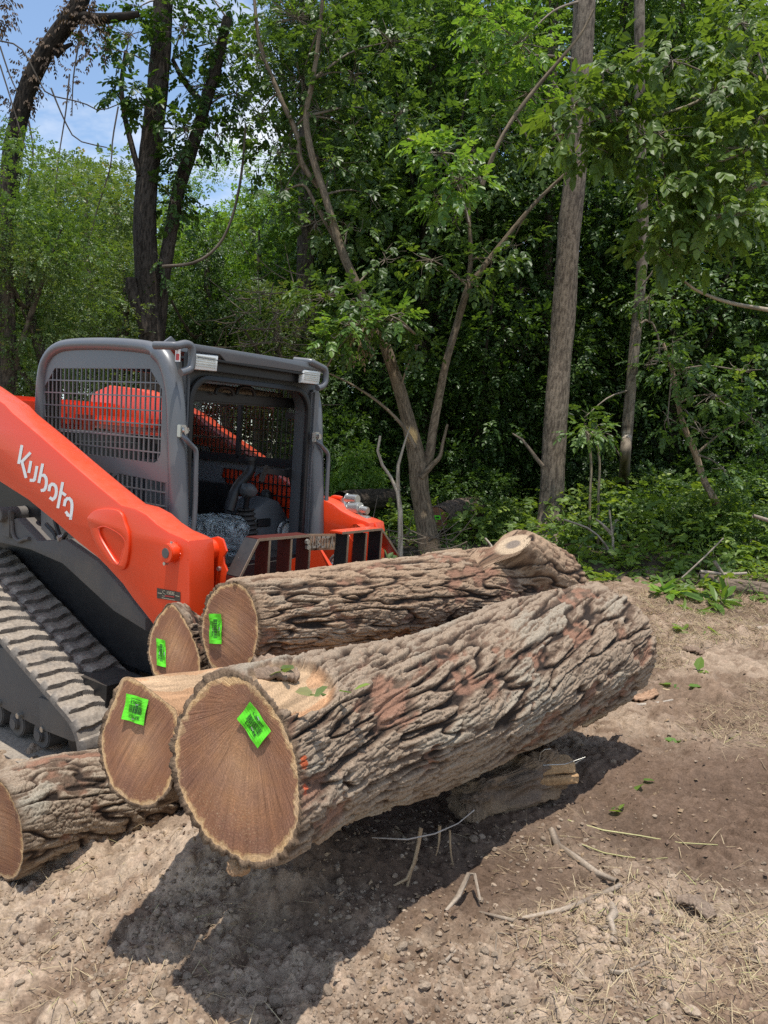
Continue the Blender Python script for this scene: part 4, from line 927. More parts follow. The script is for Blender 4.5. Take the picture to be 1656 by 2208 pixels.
def build_track(s):
    Yo, Yi = .93, .46; ns, nw = 1100, 52
    ss = np.linspace(0, Lc[-1], ns, endpoint=False); ww = np.linspace(0, 1, nw); V = []
    pitch = Lc[-1]/round(Lc[-1]/.098)
    PT = [at_s(a) for a in ss]
    sgn = 1 if (PT[10][2][1] > 0) else -1
    for (p, t, n_), s_ in zip(PT, ss):
        ph = s_/pitch
        w = ww; wav = .16*np.sin(w*7.5)+.06*np.sin(w*21+1)
        a = (ph+wav) % 1; b_ = (ph+wav+.5) % 1
        sel = (w < .55)
        prof = np.where(sel, sstep(.12, .19, a)*(1-sstep(.66, .74, a)), sstep(.12, .19, b_)*(1-sstep(.66, .74, b_)))
        edge = sstep(0, .03, w)*(1-sstep(.97, 1, w))
        notch = 1-.75*np.exp(-((w-.55)/.03)**2)
        h = .006+.022*prof*(.75+.5*vnoise(w*6, np.full_like(w, s_*9), s=8))*notch*edge+.004*(vnoise(w*12, np.full_like(w, s_*40), s=5)-.5)
        Y = s*(Yo-(Yo-Yi)*w)
        V.append(np.stack([p[0]+sgn*n_[0]*h, Y, p[1]+sgn*n_[1]*h], 1))
    V = np.concatenate(V); i = np.arange(ns)[:, None]; j = np.arange(nw-1)[None]; i2 = (i+1) % ns
    F = np.stack([i*nw+j, i*nw+j+1, i2*nw+j+1, i2*nw+j], -1).reshape(-1, 4)
    # inner belt surface and edges
    Vi = np.concatenate([np.stack([[p[0]-sgn*n_[0]*.022, s*Yo, p[1]-sgn*n_[1]*.022], [p[0]-sgn*n_[0]*.022, s*Yi, p[1]-sgn*n_[1]*.022]]) for p, t, n_ in PT])
    o = len(V); k = np.arange(ns); k2 = (k+1) % ns
    F2 = np.concatenate([np.stack([o+2*k, o+2*k2, o+2*k2+1, o+2*k+1], 1), np.stack([k*nw, k2*nw, o+2*k2, o+2*k], 1), np.stack([k*nw+nw-1, o+2*k+1, o+2*k2+1, k2*nw+nw-1], 1)])
    return fix(mesh_np('rubber_track', np.concatenate([V, Vi]), np.concatenate([F, F2])))
z5 = lambda L: [(a/5.52, 1380+q/5.52) for a, q in L]
for s in (-1, 1):
    tk = P('rubber_track', build_track(s), M['track'])
    fr = mys(z5([(-300, 60), (0, 110), (210, 130), (480, 230), (700, 420), (860, 590), (1000, 760), (1095, 900), (1100, 1150), (880, 1200), (500, 1045), (340, 965), (210, 895), (0, 780), (-300, 640)]), -.80)
    me = plate(fr, [], .10, .008); side(me, s*.75); tf = P('track_frame', fix(me), M['frame'])
    pl = mys(z5([(480, 690), (780, 800), (1090, 905), (1098, 1145), (880, 1195), (500, 1045)]), -.81); me = plate(pl, [], .02, .006); side(me, s*.808); P('idler_guard', fix(me), M['frame'], tf)
    ic = my(*z5([(880, 700)])[0], -.80); b = MB(); b.cyl((ic[0], s*.80, ic[1]), (0, 1, 0), .055, .03, 28); idl = b.build('idler_opening', M['black'], tf, True, .004, world=False)
    for k, q in enumerate([(-150, 770), (60, 860), (310, 975), (600, 1140)]):
        X_, Z_ = my(*z5([q])[0], -.72); b = MB(); b.cyl((X_, s*.72, -.075), (0, 1, 0), .075, .11, 28); b.cyl((X_, s*.785, -.075), (0, 1, 0), .035, .03, 16); b.build('track_roller', M['frame'], tf, True, .006, world=False)
    b = MB()
    for q in [(0, 740), (258, 890), (545, 1050)]:
        X_, Z_ = my(*z5([q])[0], -.80); b = MB(); b.cyl((X_, s*.81, Z_), (0, 1, 0), .017, .035, 6); b.build('roller_bolt', M['steel'], tf, False, .002, world=False)
    b = MB(); b.cyl((-.46, s*.67, .015), (0, 1, 0), .165, .2, 36); b.cyl((-1.78, s*.67, .50), (0, 1, 0), .21, .18, 20); b.build('track_wheels', M['black'], tf, True, .01, world=False)
    b = MB(); b.box((-1.3, s*.62, .18), (1.9, .22, .25)); b.build('track_beam', M['black'], tf, world=False)

# ---- fork carriage with load guard
GX = .38
zg = lambda L: [(480+a/3.943, 1060+q/3.943) for a, q in L]
def gy(p, X=GX): a, z = mx_(*zg([p])[0], X); return np.array([X, a, z])
cg = thing('fork_carriage', 'dark red and black steel fork carriage guard mounted on the front of the loader', 'fork carriage', toW((GX, 0, .9)))
def lw(q): return [toW(p) for p in q]
UPM = MU
def gbar(name, a, b_, w, h, mat, parent=cg, edge=True):
    a, b_ = toW(a), toW(b_); m = MB(); m.bar(a, b_, w, h, MF); o = m.build(name, mat, parent, False, .002)
    if edge:
        d = (b_-a)/np.linalg.norm(b_-a); sd = np.cross(d, MF); e = MB(); e.bar(a+MF*(h/2+.001), b_+MF*(h/2+.001), w*1.01, .004, MF); e.build('worn_edge', M['edge'], o)
    return o
ZB = .55
tl, tm, tm2, tr = gy((250, 400)), gy((690, 365)), gy((965, 345)), gy((1300, 312)); bl, brr = gy((90, 720)), gy((1495, 610))
FW = .012; FD = .085
gbar('guard_top_rail', tl, tm, FW, FD, M['rust']); gbar('guard_top_rail', tm2, tr, FW, FD, M['orange'])
gbar('guard_side_rail', bl, tl, FW, FD, M['black']); gbar('guard_side_rail', tr, brr, FW, FD, M['orange'])
for p in ((345, 395), (530, 385), (690, 372)): q = gy(p); gbar('guard_bar', (GX, q[1], ZB), q-np.array([0, 0, .006]), FW, FD, M['rust'])
for p in ((1015, 345), (1170, 335), (1300, 320)): q = gy(p); gbar('guard_bar', (GX, q[1], ZB), q-np.array([0, 0, .006]), FW, FD, M['black'])
gbar('guard_foot', (GX, bl[1], ZB), bl, FW, FD, M['rust']); gbar('guard_foot', (GX, brr[1], ZB), brr, FW, FD, M['black'])
for p in ((655, 415), (660, 460)):
    q = toW(gy(p)+np.array([.05, 0, 0])); m = MB(); m.cyl(q, MF, .014, .014, 6); m.build('guard_bolt', M['steel'], cg)
# brand plate between the two halves: polished strap with raised letters
q0, q1 = gy((700, 430)), gy((960, 425)); m = MB(); m.bar(toW(q0), toW(q1), .085, .006, MF); sp = m.build('guard_strap', M['chrome'], cg)
m = MB(); xs = np.linspace(.16, .9, 5)
GL = {'K': [[(0, 0), (0, 1)], [(1, 1), (0, .5), (1, 0)]], 'U': [[(0, 1), (0, 0), (1, 0), (1, 1)]], 'B': [[(0, 0), (0, 1), (.8, .9), (.1, .5), (1, .25), (0, 0)]], 'O': [[(0, 0), (0, 1), (1, 1), (1, 0), (0, 0)]], 'T': [[(.5, 0), (.5, 1)], [(0, 1), (1, 1)]], 'A': [[(0, 0), (.5, 1), (1, 0)], [(.2, .4), (.8, .4)]]}
for k, ch in enumerate('KUBOTA'):
    m = MB()
    for pl in GL[ch]: ribbon(m, pl, .22, lambda p: toW(q0+(q1-q0)*(.08+.145*k+.095*p[0])+np.array([.006, 0, -.025+.05*p[1]])))
    m.build('strap_letter', M['steel'], sp)
m = MB(); m.bar(toW((GX-.06, -.62, .60)), toW((GX-.06, .72, .60)), .10, .05, MU); m.bar(toW((GX-.06, -.62, .86)), toW((GX-.06, .72, .86)), .06, .05, MU); m.build('carriage_bar', M['grey'], cg, False, .004)
for yy in (-.34, .36):
    m = MB(); m.bar(toW((GX-.02, yy, .46)), toW((GX-.02, yy, .9)), .10, .05, MF); m.bar(toW((GX, yy, .515)), toW((1.32, yy, .575)), .10, .035, MU); m.build('fork_tine', M['black'], cg, False, .005)
# far coupler, hoses and quick connectors
m = MB(); m.prism([(-.05, .5), (.22, .52), (.30, .95), (.26, 1.06), (.10, 1.12), (-.05, .9)], lambda p, d: np.array([p[0], d, p[1]]), .56, .60); m.build('coupler_plate', M['orange'], LD_, False, .005, world=False)
m = MB(); m.prism([(-.02, .5), (.26, .52), (.30, .9), (.20, 1.0), (.0, .9)], lambda p, d: np.array([p[0], d, p[1]]), .20, .23); m.build('coupler_plate', M['orange'], LD_, False, .005, world=False)
def far(px, py, Y=.66): X, Z = my(px, py, Y); return np.array([X, Y, Z])
hc = MB(); hc.tube([far(*q) for q in zg([(925, 170), (1010, 160), (1100, 150)])], .036, 16); hc.tube([far(*q) for q in zg([(1085, 150), (1175, 150)])], .042, 16); hc.tube([far(*q) for q in zg([(1175, 152), (1235, 165)])], .024, 14); qc = hc.build('hydraulic_coupler', M['steel'], LD_, True, .004, world=False)
hc = MB(); hc.tube([far(*q, .64) for q in zg([(940, 225), (1090, 245), (1170, 250)])], .026, 14); hc.tube([far(*q, .64) for q in zg([(1160, 252), (1245, 262)])], .040, 8); hc.build('hydraulic_coupler', M['steel'], LD_, True, .004, world=False)
hc = MB(); hc.tube([far(*q, .68) for q in zg([(1040, 55), (1045, 110)])], .030, 12); hc.tube([far(*q, .68) for q in zg([(1060, 62), (1150, 68)])], .030, 14); hc.build('hydraulic_coupler', M['steel'], LD_, True, .004, world=False)
hc = MB(); hc.box(far(*zg([(1020, 230)])[0], .62), (.05, .02, .13)); hc.build('coupler_bracket', M['cream'], LD_, False, .006, world=False)
hc = MB(); hc.tube(catmull(np.array([far(*q, .68) for q in zg([(925, 125), (920, 75), (940, 50), (985, 52), (1020, 62)])]), 20), .014, 8); hc.build('coupler_handle', M['orange'], LD_, True, world=False)
hc = MB(); hc.tube(catmull(np.array([far(*q, .5) for q in zg([(925, 620), (922, 590), (940, 560), (960, 545)])]), 14), .014, 8); hc.box(far(*zg([(905, 650)])[0], .5), (.10, .05, .03)); hc.build('hydraulic_hose', M['steel'], LD_, True, world=False)

# hoses and grit on the fender beside the chassis
for k, L in enumerate(([(100, 1130), (118, 1150), (126, 1170), (150, 1186)], [(122, 1120), (130, 1148), (142, 1172), (168, 1180)], [(150, 1150), (140, 1168), (160, 1178)])):
    b = MB(); b.tube(catmull(np.array([(my(p, q, -.58)[0], -.58-.01*k, my(p, q, -.58)[1]) for p, q in L]), 16), .012, 8); b.build('hydraulic_hose', M['black'], LD_, True, world=False)
b = MB(); X_, Z_ = my(134, 1160, -.60); b.cyl((X_, -.60, Z_), (.3, 1, .2), .02, .05, 6); b.build('hose_fitting', M['steel'], LD_, False, .002, world=False)
# ================================================================== TREES
def wood_mesh(name, stems, dark=(.10, .085, .07), light=(.27, .235, .20), rough=.06, n=16, seed=1, furrow=True, patches=()):
    """stems: list of (points, radii) in world space -> one continuous set of limbs"""
    V, F, Cc, nn = [], [], [], 0
    for pts, rad in stems:
        L = float(np.sum(np.linalg.norm(np.diff(np.asarray(pts), axis=0), axis=1))); big = max(rad) > .03
        m = int(np.clip(L/((.022 if max(rad) > .09 else .04) if big else .12), 5, 420)); k = n*4 if max(rad) > .09 else (n if big else 6)
        P4 = catmull(np.concatenate([np.asarray(pts, float), np.asarray(rad, float)[:, None]], 1), m)
        v, f = tube_arrays(P4[:, :3], np.maximum(P4[:, 3], .001), k)
        c = np.repeat(P4[:, :3], k, 0); d = v-c; r = np.linalg.norm(d, axis=1)[:, None]; a = np.tile(np.arange(k)/k*2*PI, m); s_ = np.repeat(np.linspace(0, L, m), k)
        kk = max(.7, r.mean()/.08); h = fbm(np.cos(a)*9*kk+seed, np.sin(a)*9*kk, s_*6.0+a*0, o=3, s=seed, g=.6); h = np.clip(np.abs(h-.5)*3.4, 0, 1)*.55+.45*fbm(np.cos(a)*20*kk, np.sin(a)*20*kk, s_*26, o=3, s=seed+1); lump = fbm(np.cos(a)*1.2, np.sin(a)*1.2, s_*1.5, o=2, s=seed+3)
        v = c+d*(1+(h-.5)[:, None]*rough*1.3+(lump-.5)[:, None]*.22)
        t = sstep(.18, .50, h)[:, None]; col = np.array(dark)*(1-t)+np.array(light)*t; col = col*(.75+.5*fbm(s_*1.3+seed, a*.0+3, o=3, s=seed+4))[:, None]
        for (p, rr_, cc) in patches:
            w_ = np.clip(1-np.linalg.norm(v-p, axis=1)/rr_, 0, 1)[:, None]; w_ = sstep(.15, .5, w_+.5*(h[:, None]-.5)); col = col*(1-w_)+np.array(cc)*w_
        V.append(v); F.append(f+nn); Cc.append(col); nn += len(v)
    me = mesh_np(name, np.concatenate(V), np.concatenate(F)); attr_c(me, 'Col', np.concatenate(Cc)); return me
def stem(px, Y, wpx, dY=0):
    Ys = np.linspace(Y, Y+dY, len(px)); w = np.interp(np.linspace(0, 1, len(px)), np.linspace(0, 1, len(wpx)), wpx)
    return ([W(a, q, y) for (a, q), y in zip(px, Ys)], [x/2/FPX*y for x, y in zip(w, Ys)])
def to_ground(px, py, Y):
    p = W(px, py, Y); return np.array([p[0], p[1], float(gz(p[0], p[1]))-.15])
def foliage(clusters, size=.1, nl=7, twig_from=None, seed=0, droop=.35):
    """clusters: (px, py, rx px, ry px, depth Y, number of sprays[, size]) -> leaf arrays + twigs"""
    P, D, TW = [], [], []; SZ = []
    for c in clusters:
        px, py, rx, ry, Y, n = c[:6]; s = (c[6] if len(c) > 6 else size)*.80; n = int(n*1.45)
        ctr = W(px, py, Y); u = runit(n)*(rng.random(n)**.45)[:, None]
        q = ctr+u*np.array([rx/FPX*Y, min(rx/FPX*Y, .9), ry/FPX*Y]); P.append(q); d = u+np.array([0, -.15, .05]); D.append(d/np.linalg.norm(d, axis=1)[:, None]); SZ.append(np.full(n, s))
        sel = rng.random(n) < .30
        base = ctr
        if twig_from is not None and len(twig_from):
            T = np.asarray(twig_from); cand = T[np.argsort(np.linalg.norm(T-ctr, axis=1))[:3]]; base = cand[rng.integers(0, len(cand))]
            L = np.linalg.norm(base-ctr)
            if L < 3.5:
                mid = (base+ctr)/2+np.array([0, 0, .08*L]); TW.append(([base, mid, ctr], [.012+.004*L, .009+.002*L, .006]))
        for t in q[sel]: TW.append(([ctr+(t-ctr)*.05, (ctr+t)/2+rng.normal(0, .03, 3)-np.array([0, 0, .02]), t], [.0055, .004, .002]))
    P, D, SZ = np.concatenate(P), np.concatenate(D), np.concatenate(SZ)
    a, b, c_, s_, r_ = sprays(P, D, 1.0, nl, .6, droop); b[:, 2] -= max(0, droop-.35)*.9
    k = len(a)//len(P); s_ = s_*np.tile(SZ, k)
    # sprays() laid the stalks out for unit size: rescale about each tip
    tip = np.tile(P, (k, 1)); a = tip+(a-tip)*np.tile(SZ, k)[:, None]
    return (a, b, c_, s_, r_), TW
def tree(name, label, cat, stems, clusters, size=.1, leaf='leaf', dark=(.10, .085, .07), light=(.27, .235, .20), group=None, nl=7, seed=1, patches=(), twigs=True, wid=1.0, droop=.5, twigcol=((.13, .10, .075), (.30, .25, .19))):
    base = stems[0][0][0]; t = thing(name, label, cat, base, group)
    pt = part('trunk', wood_mesh('trunk', stems[:1], dark, light, seed=seed, patches=patches), M['trunk'], t)
    for k, st in enumerate(stems[1:]): part('limb', wood_mesh('limb', [st], dark, light, seed=seed+k+1), M['trunk'], t)
    if clusters:
        tf = np.concatenate([np.asarray(p) for p, r in stems]); (a, b, c, s, r), TW = foliage(clusters, size, nl, tf, 0, droop)
        part('crown', leaf_mesh('crown', a, b, c, s, wid, r), M[leaf], t)
        if twigs and TW: part('twigs', wood_mesh('twigs', TW, twigcol[0], twigcol[1], seed=seed), M['twig'], t)['kind'] = 'stuff'
    return t

# ---- T1 leaning vine-covered tree at far left
s = [stem([(-60, 1190), (-30, 900), (-5, 600), (20, 400), (32, 300), (58, 195), (92, 122), (124, 76), (150, 42), (172, 5), (190, -60)], 9.5, [46, 42, 38, 36, 34, 32])]
s.append(stem([(160, 40), (185, 38), (215, 40), (262, 36), (300, 30)], 9.5, [24, 20, 12])); s.append(stem([(118, 120), (140, 102), (158, 94)], 9.5, [16, 10, 6]))
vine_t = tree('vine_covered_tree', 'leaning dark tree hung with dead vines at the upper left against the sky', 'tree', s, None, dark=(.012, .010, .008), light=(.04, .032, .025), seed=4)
cl = [(175, 40, 42, 45, 9.45, 70, .06), (60, 170, 30, 60, 9.5, 60, .05), (30, 250, 30, 70, 9.5, 60, .05), (110, 110, 24, 40, 9.5, 40, .05), (195, 80, 28, 60, 9.4, 40, .06), (10, 30, 16, 50, 9.3, 40, .06), (155, 180, 10, 50, 9.4, 14, .05)]
(a, b, c, sz, r), TW = foliage(cl, .05, 5, None); b[:, 2] -= 1.2; part('dead_vine_leaves', leaf_mesh('dead_vine_leaves', a, b, c, sz*1.1, .7, r*.6), M['dead'], vine_t)
tw = []
for L in ([(-20, 85), (40, 100), (75, 155), (100, 200), (150, 215), (180, 222), (215, 238), (255, 225)], [(110, 190), (135, 250), (165, 300), (230, 318)], [(150, 160), (142, 240), (128, 330), (118, 420)], [(170, 90), (158, 170), (155, 250)], [(0, 100), (20, 160), (38, 200)], [(62, 260), (72, 330), (60, 400)], [(255, 230), (243, 300), (238, 360), (210, 450), (190, 530)], [(0, 140), (25, 220), (60, 340)]):
    tw.append(stem(L, 9.2, [3.6, 3.0, 2.4]))
for k, st_ in enumerate(tw): part('hanging_vine', wood_mesh('hanging_vine', [st_], (.03, .024, .018), (.12, .10, .08), seed=9+k), M['twig'], vine_t)
# ---- T2 dark double trunk behind the cab
s = [stem([(332, 1180), (330, 900), (326, 735), (318, 600), (313, 480), (319, 380), (330, 280), (343, 150), (352, 0), (358, -140)], 10.2, [60, 54, 50, 48, 46, 44, 42, 40, 38])]
s.append(stem([(338, 760), (345, 680), (352, 600), (372, 480), (388, 400), (410, 330), (440, 235), (470, 130), (490, 40)], 10.3, [30, 30, 28, 26, 24, 20])); s.append(stem([(320, 720), (296, 660), (284, 625), (282, 600)], 10.1, [26, 26, 22]))
s.append(stem([(302, 380), (283, 310), (268, 245), (262, 180), (272, 110)], 10.1, [13, 11, 8])); s.append(stem([(430, 215), (408, 190), (388, 160), (372, 128)], 10.3, [15, 12, 8]))
cl = [(280, 75, 65, 45, 9.9, 34, .10), (235, 105, 35, 22, 9.8, 12, .10), (285, 190, 48, 32, 9.8, 30, .10), (255, 205, 28, 20, 9.7, 10, .10), (330, 235, 42, 34, 9.8, 22, .10), (395, 60, 70, 50, 10, 40, .10), (480, 90, 70, 80, 10.4, 60, .10), (440, 185, 70, 60, 10.3, 50, .10), (510, 200, 60, 80, 10.6, 60, .10), (400, 285, 50, 45, 10.1, 36, .10), (470, 290, 60, 30, 10.4, 26, .1), (375, 340, 26, 40, 10.1, 18, .1), (370, 430, 26, 50, 10.2, 20, .1), (395, 460, 20, 60, 10.3, 16, .1), (300, 15, 60, 30, 10, 22, .1), (420, -40, 110, 50, 10.2, 60, .1), (350, 560, 20, 50, 10.1, 8, .1)]
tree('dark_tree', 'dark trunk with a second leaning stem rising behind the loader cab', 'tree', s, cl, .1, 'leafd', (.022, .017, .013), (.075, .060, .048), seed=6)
ov = [stem([(530, 270), (520, 380), (500, 470), (470, 530), (420, 566), (350, 575)], 9.8, [5, 6, 7])]
hv = thing('hanging_vine', 'thin bare vine curving down to the dark trunk behind the cab', 'vine', ov[0][0][-1]); part('vine_stem', wood_mesh('vine_stem', ov, (.05, .04, .03), (.15, .12, .09)), M['twig'], hv)
# ---- T3 forked sapling in the middle
b3 = G(930, 1196)
s = [([b3-np.array([0, 0, .1])]+[W(a, q, 9.4) for a, q in [(918, 1130), (905, 1060), (902, 1010), (893, 960), (880, 905), (862, 840), (835, 760), (812, 695), (770, 615), (738, 545), (716, 475), (700, 420), (672, 330), (660, 250), (675, 170), (690, 60), (700, -60)]], [x/2/FPX*9.4 for x in (52, 45, 41, 40, 34, 30, 27, 24, 21, 19, 18, 16, 15, 14, 12, 10, 8, 6)])]
s.append(stem([(905, 1015), (925, 985), (935, 920), (948, 850), (962, 780), (985, 700), (1010, 620), (1040, 580), (1085, 520), (1150, 442), (1215, 378), (1260, 340)], 9.4, [22, 21, 18, 17, 16, 15, 14, 12, 10, 8, 6, 4]))
s.append(stem([(1005, 640), (1015, 560), (1012, 480), (1010, 400)], 9.5, [12, 9, 5])); s.append(stem([(1040, 400), (1070, 320), (1110, 250), (1160, 185), (1215, 120), (1255, 70), (1280, 20)], 9.2, [9, 9, 8, 6, 4]))
s.append(stem([(700, 420), (650, 350), (640, 290), (600, 200), (560, 90), (545, -40)], 9.5, [12, 12, 11, 9, 6])); s.append(stem([(895, 965), (870, 920), (820, 870), (760, 830), (700, 800)], 9.2, [10, 8, 5, 3]))
s.append(stem([(908, 1030), (930, 1005), (948, 985), (955, 955), (965, 915)], 9.3, [14, 11, 7, 5])); s.append(stem([(740, 545), (715, 500), (680, 440), (655, 400), (615, 410)], 9.5, [14, 12, 7, 4]))
cl = [(700, 640, 80, 45, 9.1, 46, .095), (780, 665, 70, 40, 8.9, 42, .095), (850, 690, 60, 30, 8.8, 30, .10), (760, 720, 70, 30, 8.8, 28, .095), (900, 745, 50, 26, 9.0, 20, .10), (930, 560, 60, 40, 9.3, 22, .10), (1005, 605, 50, 28, 9.2, 20, .10), (1060, 560, 40, 30, 9.3, 12, .1), (1100, 530, 60, 40, 9.6, 18, .1),
      (600, 330, 70, 60, 9.8, 40, .095), (720, 350, 80, 60, 9.7, 44, .095), (680, 480, 70, 50, 9.6, 34, .095), (800, 420, 70, 60, 9.9, 36, .095), (650, 170, 90, 80, 9.8, 66, .095), (560, 120, 60, 80, 9.8, 46, .095), (760, 160, 80, 70, 9.8, 50, .095), (840, 90, 70, 60, 9.8, 46, .095), (640, 40, 120, 50, 9.8, 66, .095), (760, 280, 60, 40, 9.8, 26, .095), (560, 250, 40, 50, 9.8, 22, .095), (690, 240, 70, 70, 9.7, 46, .095), (610, 420, 60, 45, 9.7, 24, .095), (750, 490, 60, 40, 9.6, 24, .095), (700, 90, 80, 60, 9.7, 44, .095), (1080, 300, 50, 50, 9.5, 22, .095), (1150, 330, 40, 30, 9.5, 12, .095), (980, 470, 50, 40, 9.5, 20, .095), (830, 560, 50, 40, 9.5, 18, .095), (860, 250, 60, 60, 10, 34, .095), (1010, 330, 60, 50, 9.6, 30, .1)]
tree('forked_tree', 'slim tree forking low into two stems, with a scraped yellow patch on its trunk', 'tree', s, cl, .1, 'leaf', (.085, .064, .042), (.22, .17, .115), seed=12, patches=[(W(888, 938, 9.25), .17, (.62, .42, .19)), (W(884, 935, 9.2), .09, (.75, .62, .42)), (W(915, 1110, 9.25), .07, (.5, .35, .2)), (W(925, 1180, 9.25), .22, (.30, .20, .12))])
s = [stem([(1010, 480), (1000, 440), (985, 400), (965, 360), (935, 330), (880, 300)], 8.9, [7, 6, 5, 3])]
tree('leafy_branch', 'sunlit spray of broad pale leaves reaching out above the middle of the wood', 'branch', s, [(950, 330, 55, 26, 8.7, 26, .105), (990, 385, 62, 30, 8.6, 34, .105), (960, 430, 45, 20, 8.6, 18, .105), (900, 310, 40, 14, 8.7, 8, .1), (1010, 345, 36, 25, 8.8, 12, .1)], .1, 'leafy', seed=15)
s = [stem([(895, 720), (850, 690), (815, 685), (770, 700), (735, 725)], 8.7, [5, 4, 3])]
wl = tree('leafy_branch', 'low yellow green sprig with a few withered brown leaves in front of the forked tree', 'branch', s, [(760, 700, 55, 22, 8.6, 24, .10), (840, 680, 40, 16, 8.5, 12, .105), (720, 730, 30, 16, 8.6, 10, .1)], .1, 'leafy', seed=16)
(a, b, c, sz, r), TW = foliage([(808, 705, 18, 26, 8.5, 12, .07), (775, 755, 14, 14, 8.5, 9, .07), (780, 715, 14, 20, 8.5, 6, .07)], .07, 5, None); b[:, 2] -= 1.5; part('withered_leaves', leaf_mesh('withered_leaves', a, b, c, sz*.8, .55, .4+.4*r), M['dead'], wl)
# ---- T4 straight grey trunk, T5 thin trunk, T6 dark trunk
b4 = G(1184, 1178)
s = [([b4-np.array([0, 0, .15])]+[W(a, q, 10.3) for a, q in [(1187, 1110), (1192, 1020), (1198, 900), (1208, 780), (1216, 680), (1222, 580), (1228, 480), (1240, 380), (1248, 260), (1254, 130), (1260, 0), (1268, -160)]], [x/2/FPX*10.3 for x in (66, 56, 52, 50, 49, 50, 48, 47, 45, 45, 44, 43, 41)])]
s.append(stem([(1170, 1005), (1150, 980), (1128, 950), (1105, 935)], 10.2, [9, 7, 4]))
cl = [(1120, 95, 80, 60, 9.6, 50, .105), (1060, 40, 70, 50, 9.6, 40, .105), (1050, 150, 60, 50, 9.8, 30, .1), (1140, 200, 60, 40, 9.7, 26, .1), (1060, 250, 60, 40, 9.9, 20, .1)]
tree('straight_tree', 'tall straight pale grey trunk with finely furrowed bark right of the middle', 'tree', s, cl, .1, 'leafy', (.075, .058, .044), (.215, .172, .13), seed=21)
b5 = G(1342, 1100)
s = [([b5-np.array([0, 0, .15])]+[W(a, q, 10.9) for a, q in [(1347, 1000), (1352, 940), (1360, 840), (1370, 730), (1380, 620), (1386, 520), (1384, 400), (1380, 250), (1379, 100), (1378, -100)]], [x/2/FPX*10.9 for x in (26, 23, 23, 23, 22, 22, 22, 22, 22, 22, 22)])]
s.append(stem([(1372, 705), (1400, 690), (1420, 730), (1418, 780), (1392, 788)], 10.8, [5, 5, 4, 3])); s.append(stem([(1380, 620), (1405, 590), (1420, 560)], 10.8, [6, 4, 2]))
tree('thin_tree', 'thin pale blotched trunk right of the straight grey one', 'tree', s, [(1400, 640, 50, 30, 10.6, 20, .095), (1290, 930, 50, 40, 10.6, 26, .09), (1260, 900, 40, 30, 10.5, 14, .09), (1400, 780, 50, 40, 10.8, 20, .09)], .1, 'leaf', (.07, .054, .04), (.22, .18, .135), seed=25, patches=[(W(1352, 940, 10.8), .12, (.42, .36, .29)), (W(1370, 700, 10.8), .12, (.34, .28, .22))])
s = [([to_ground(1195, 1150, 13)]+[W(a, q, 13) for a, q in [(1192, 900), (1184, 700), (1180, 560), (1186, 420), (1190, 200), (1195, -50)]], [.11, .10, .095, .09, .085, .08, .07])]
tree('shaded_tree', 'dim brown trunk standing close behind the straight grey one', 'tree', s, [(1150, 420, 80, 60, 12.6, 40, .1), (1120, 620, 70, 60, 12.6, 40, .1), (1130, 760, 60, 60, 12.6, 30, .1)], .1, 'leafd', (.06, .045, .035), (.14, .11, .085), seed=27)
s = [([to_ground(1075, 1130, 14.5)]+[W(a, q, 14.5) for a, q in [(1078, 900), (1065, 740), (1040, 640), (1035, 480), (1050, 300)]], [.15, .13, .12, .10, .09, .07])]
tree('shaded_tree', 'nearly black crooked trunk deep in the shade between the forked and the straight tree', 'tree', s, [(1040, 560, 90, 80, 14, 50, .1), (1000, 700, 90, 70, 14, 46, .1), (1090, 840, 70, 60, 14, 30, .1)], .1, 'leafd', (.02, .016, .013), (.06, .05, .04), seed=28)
# ---- leaning sapling at right and the overhanging tree whose trunk is beyond the frame
b6 = G(1562, 1148)
s = [([b6-np.array([0, 0, .1])]+[W(a, q, 9.6) for a, q in [(1545, 1090), (1520, 1040), (1500, 980), (1475, 920), (1462, 870), (1450, 800), (1430, 740)]], [x/2/FPX*9.6 for x in (17, 16, 15, 14, 12, 10, 8, 6)])]
tree('leaning_sapling', 'thin sapling leaning left out of the undergrowth at the right', 'sapling', s, [(1480, 800, 80, 40, 9.3, 40, .085), (1540, 850, 70, 50, 9.3, 36, .085), (1450, 740, 50, 30, 9.4, 18, .085), (1600, 800, 60, 50, 9.4, 28, .085), (1510, 930, 50, 30, 9.3, 18, .08), (1560, 1010, 50, 30, 9.3, 14, .08), (1440, 900, 40, 40, 9.5, 12, .08), (1620, 900, 40, 50, 9.4, 18, .085)], .085, 'leaf', (.15, .10, .065), (.34, .25, .17), seed=31)
tb = to_ground(1960, 1250, 8.2)
s = [([tb]+[W(a, q, 8.2) for a, q in [(1940, 1000), (1900, 700), (1850, 400), (1800, 100), (1780, -100)]], [.16, .15, .14, .12, .09, .06])]
s.append(stem([(1895, 680), (1780, 690), (1656, 668), (1570, 652), (1500, 625), (1470, 600), (1450, 560)], 8.1, [12, 10, 8, 6, 4])); s.append(stem([(1850, 410), (1740, 330), (1656, 310), (1560, 345), (1500, 360), (1430, 350)], 8.0, [14, 12, 8, 6, 4]))
s.append(stem([(1830, 250), (1740, 180), (1656, 175), (1560, 190), (1480, 230), (1400, 250), (1300, 265)], 8.0, [13, 11, 9, 7, 5, 4])); s.append(stem([(1870, 480), (1740, 400), (1656, 395), (1590, 420), (1540, 450)], 7.9, [11, 9, 7, 4])); s.append(stem([(1560, 345), (1530, 250), (1580, 200)], 8, [5, 4, 3]))
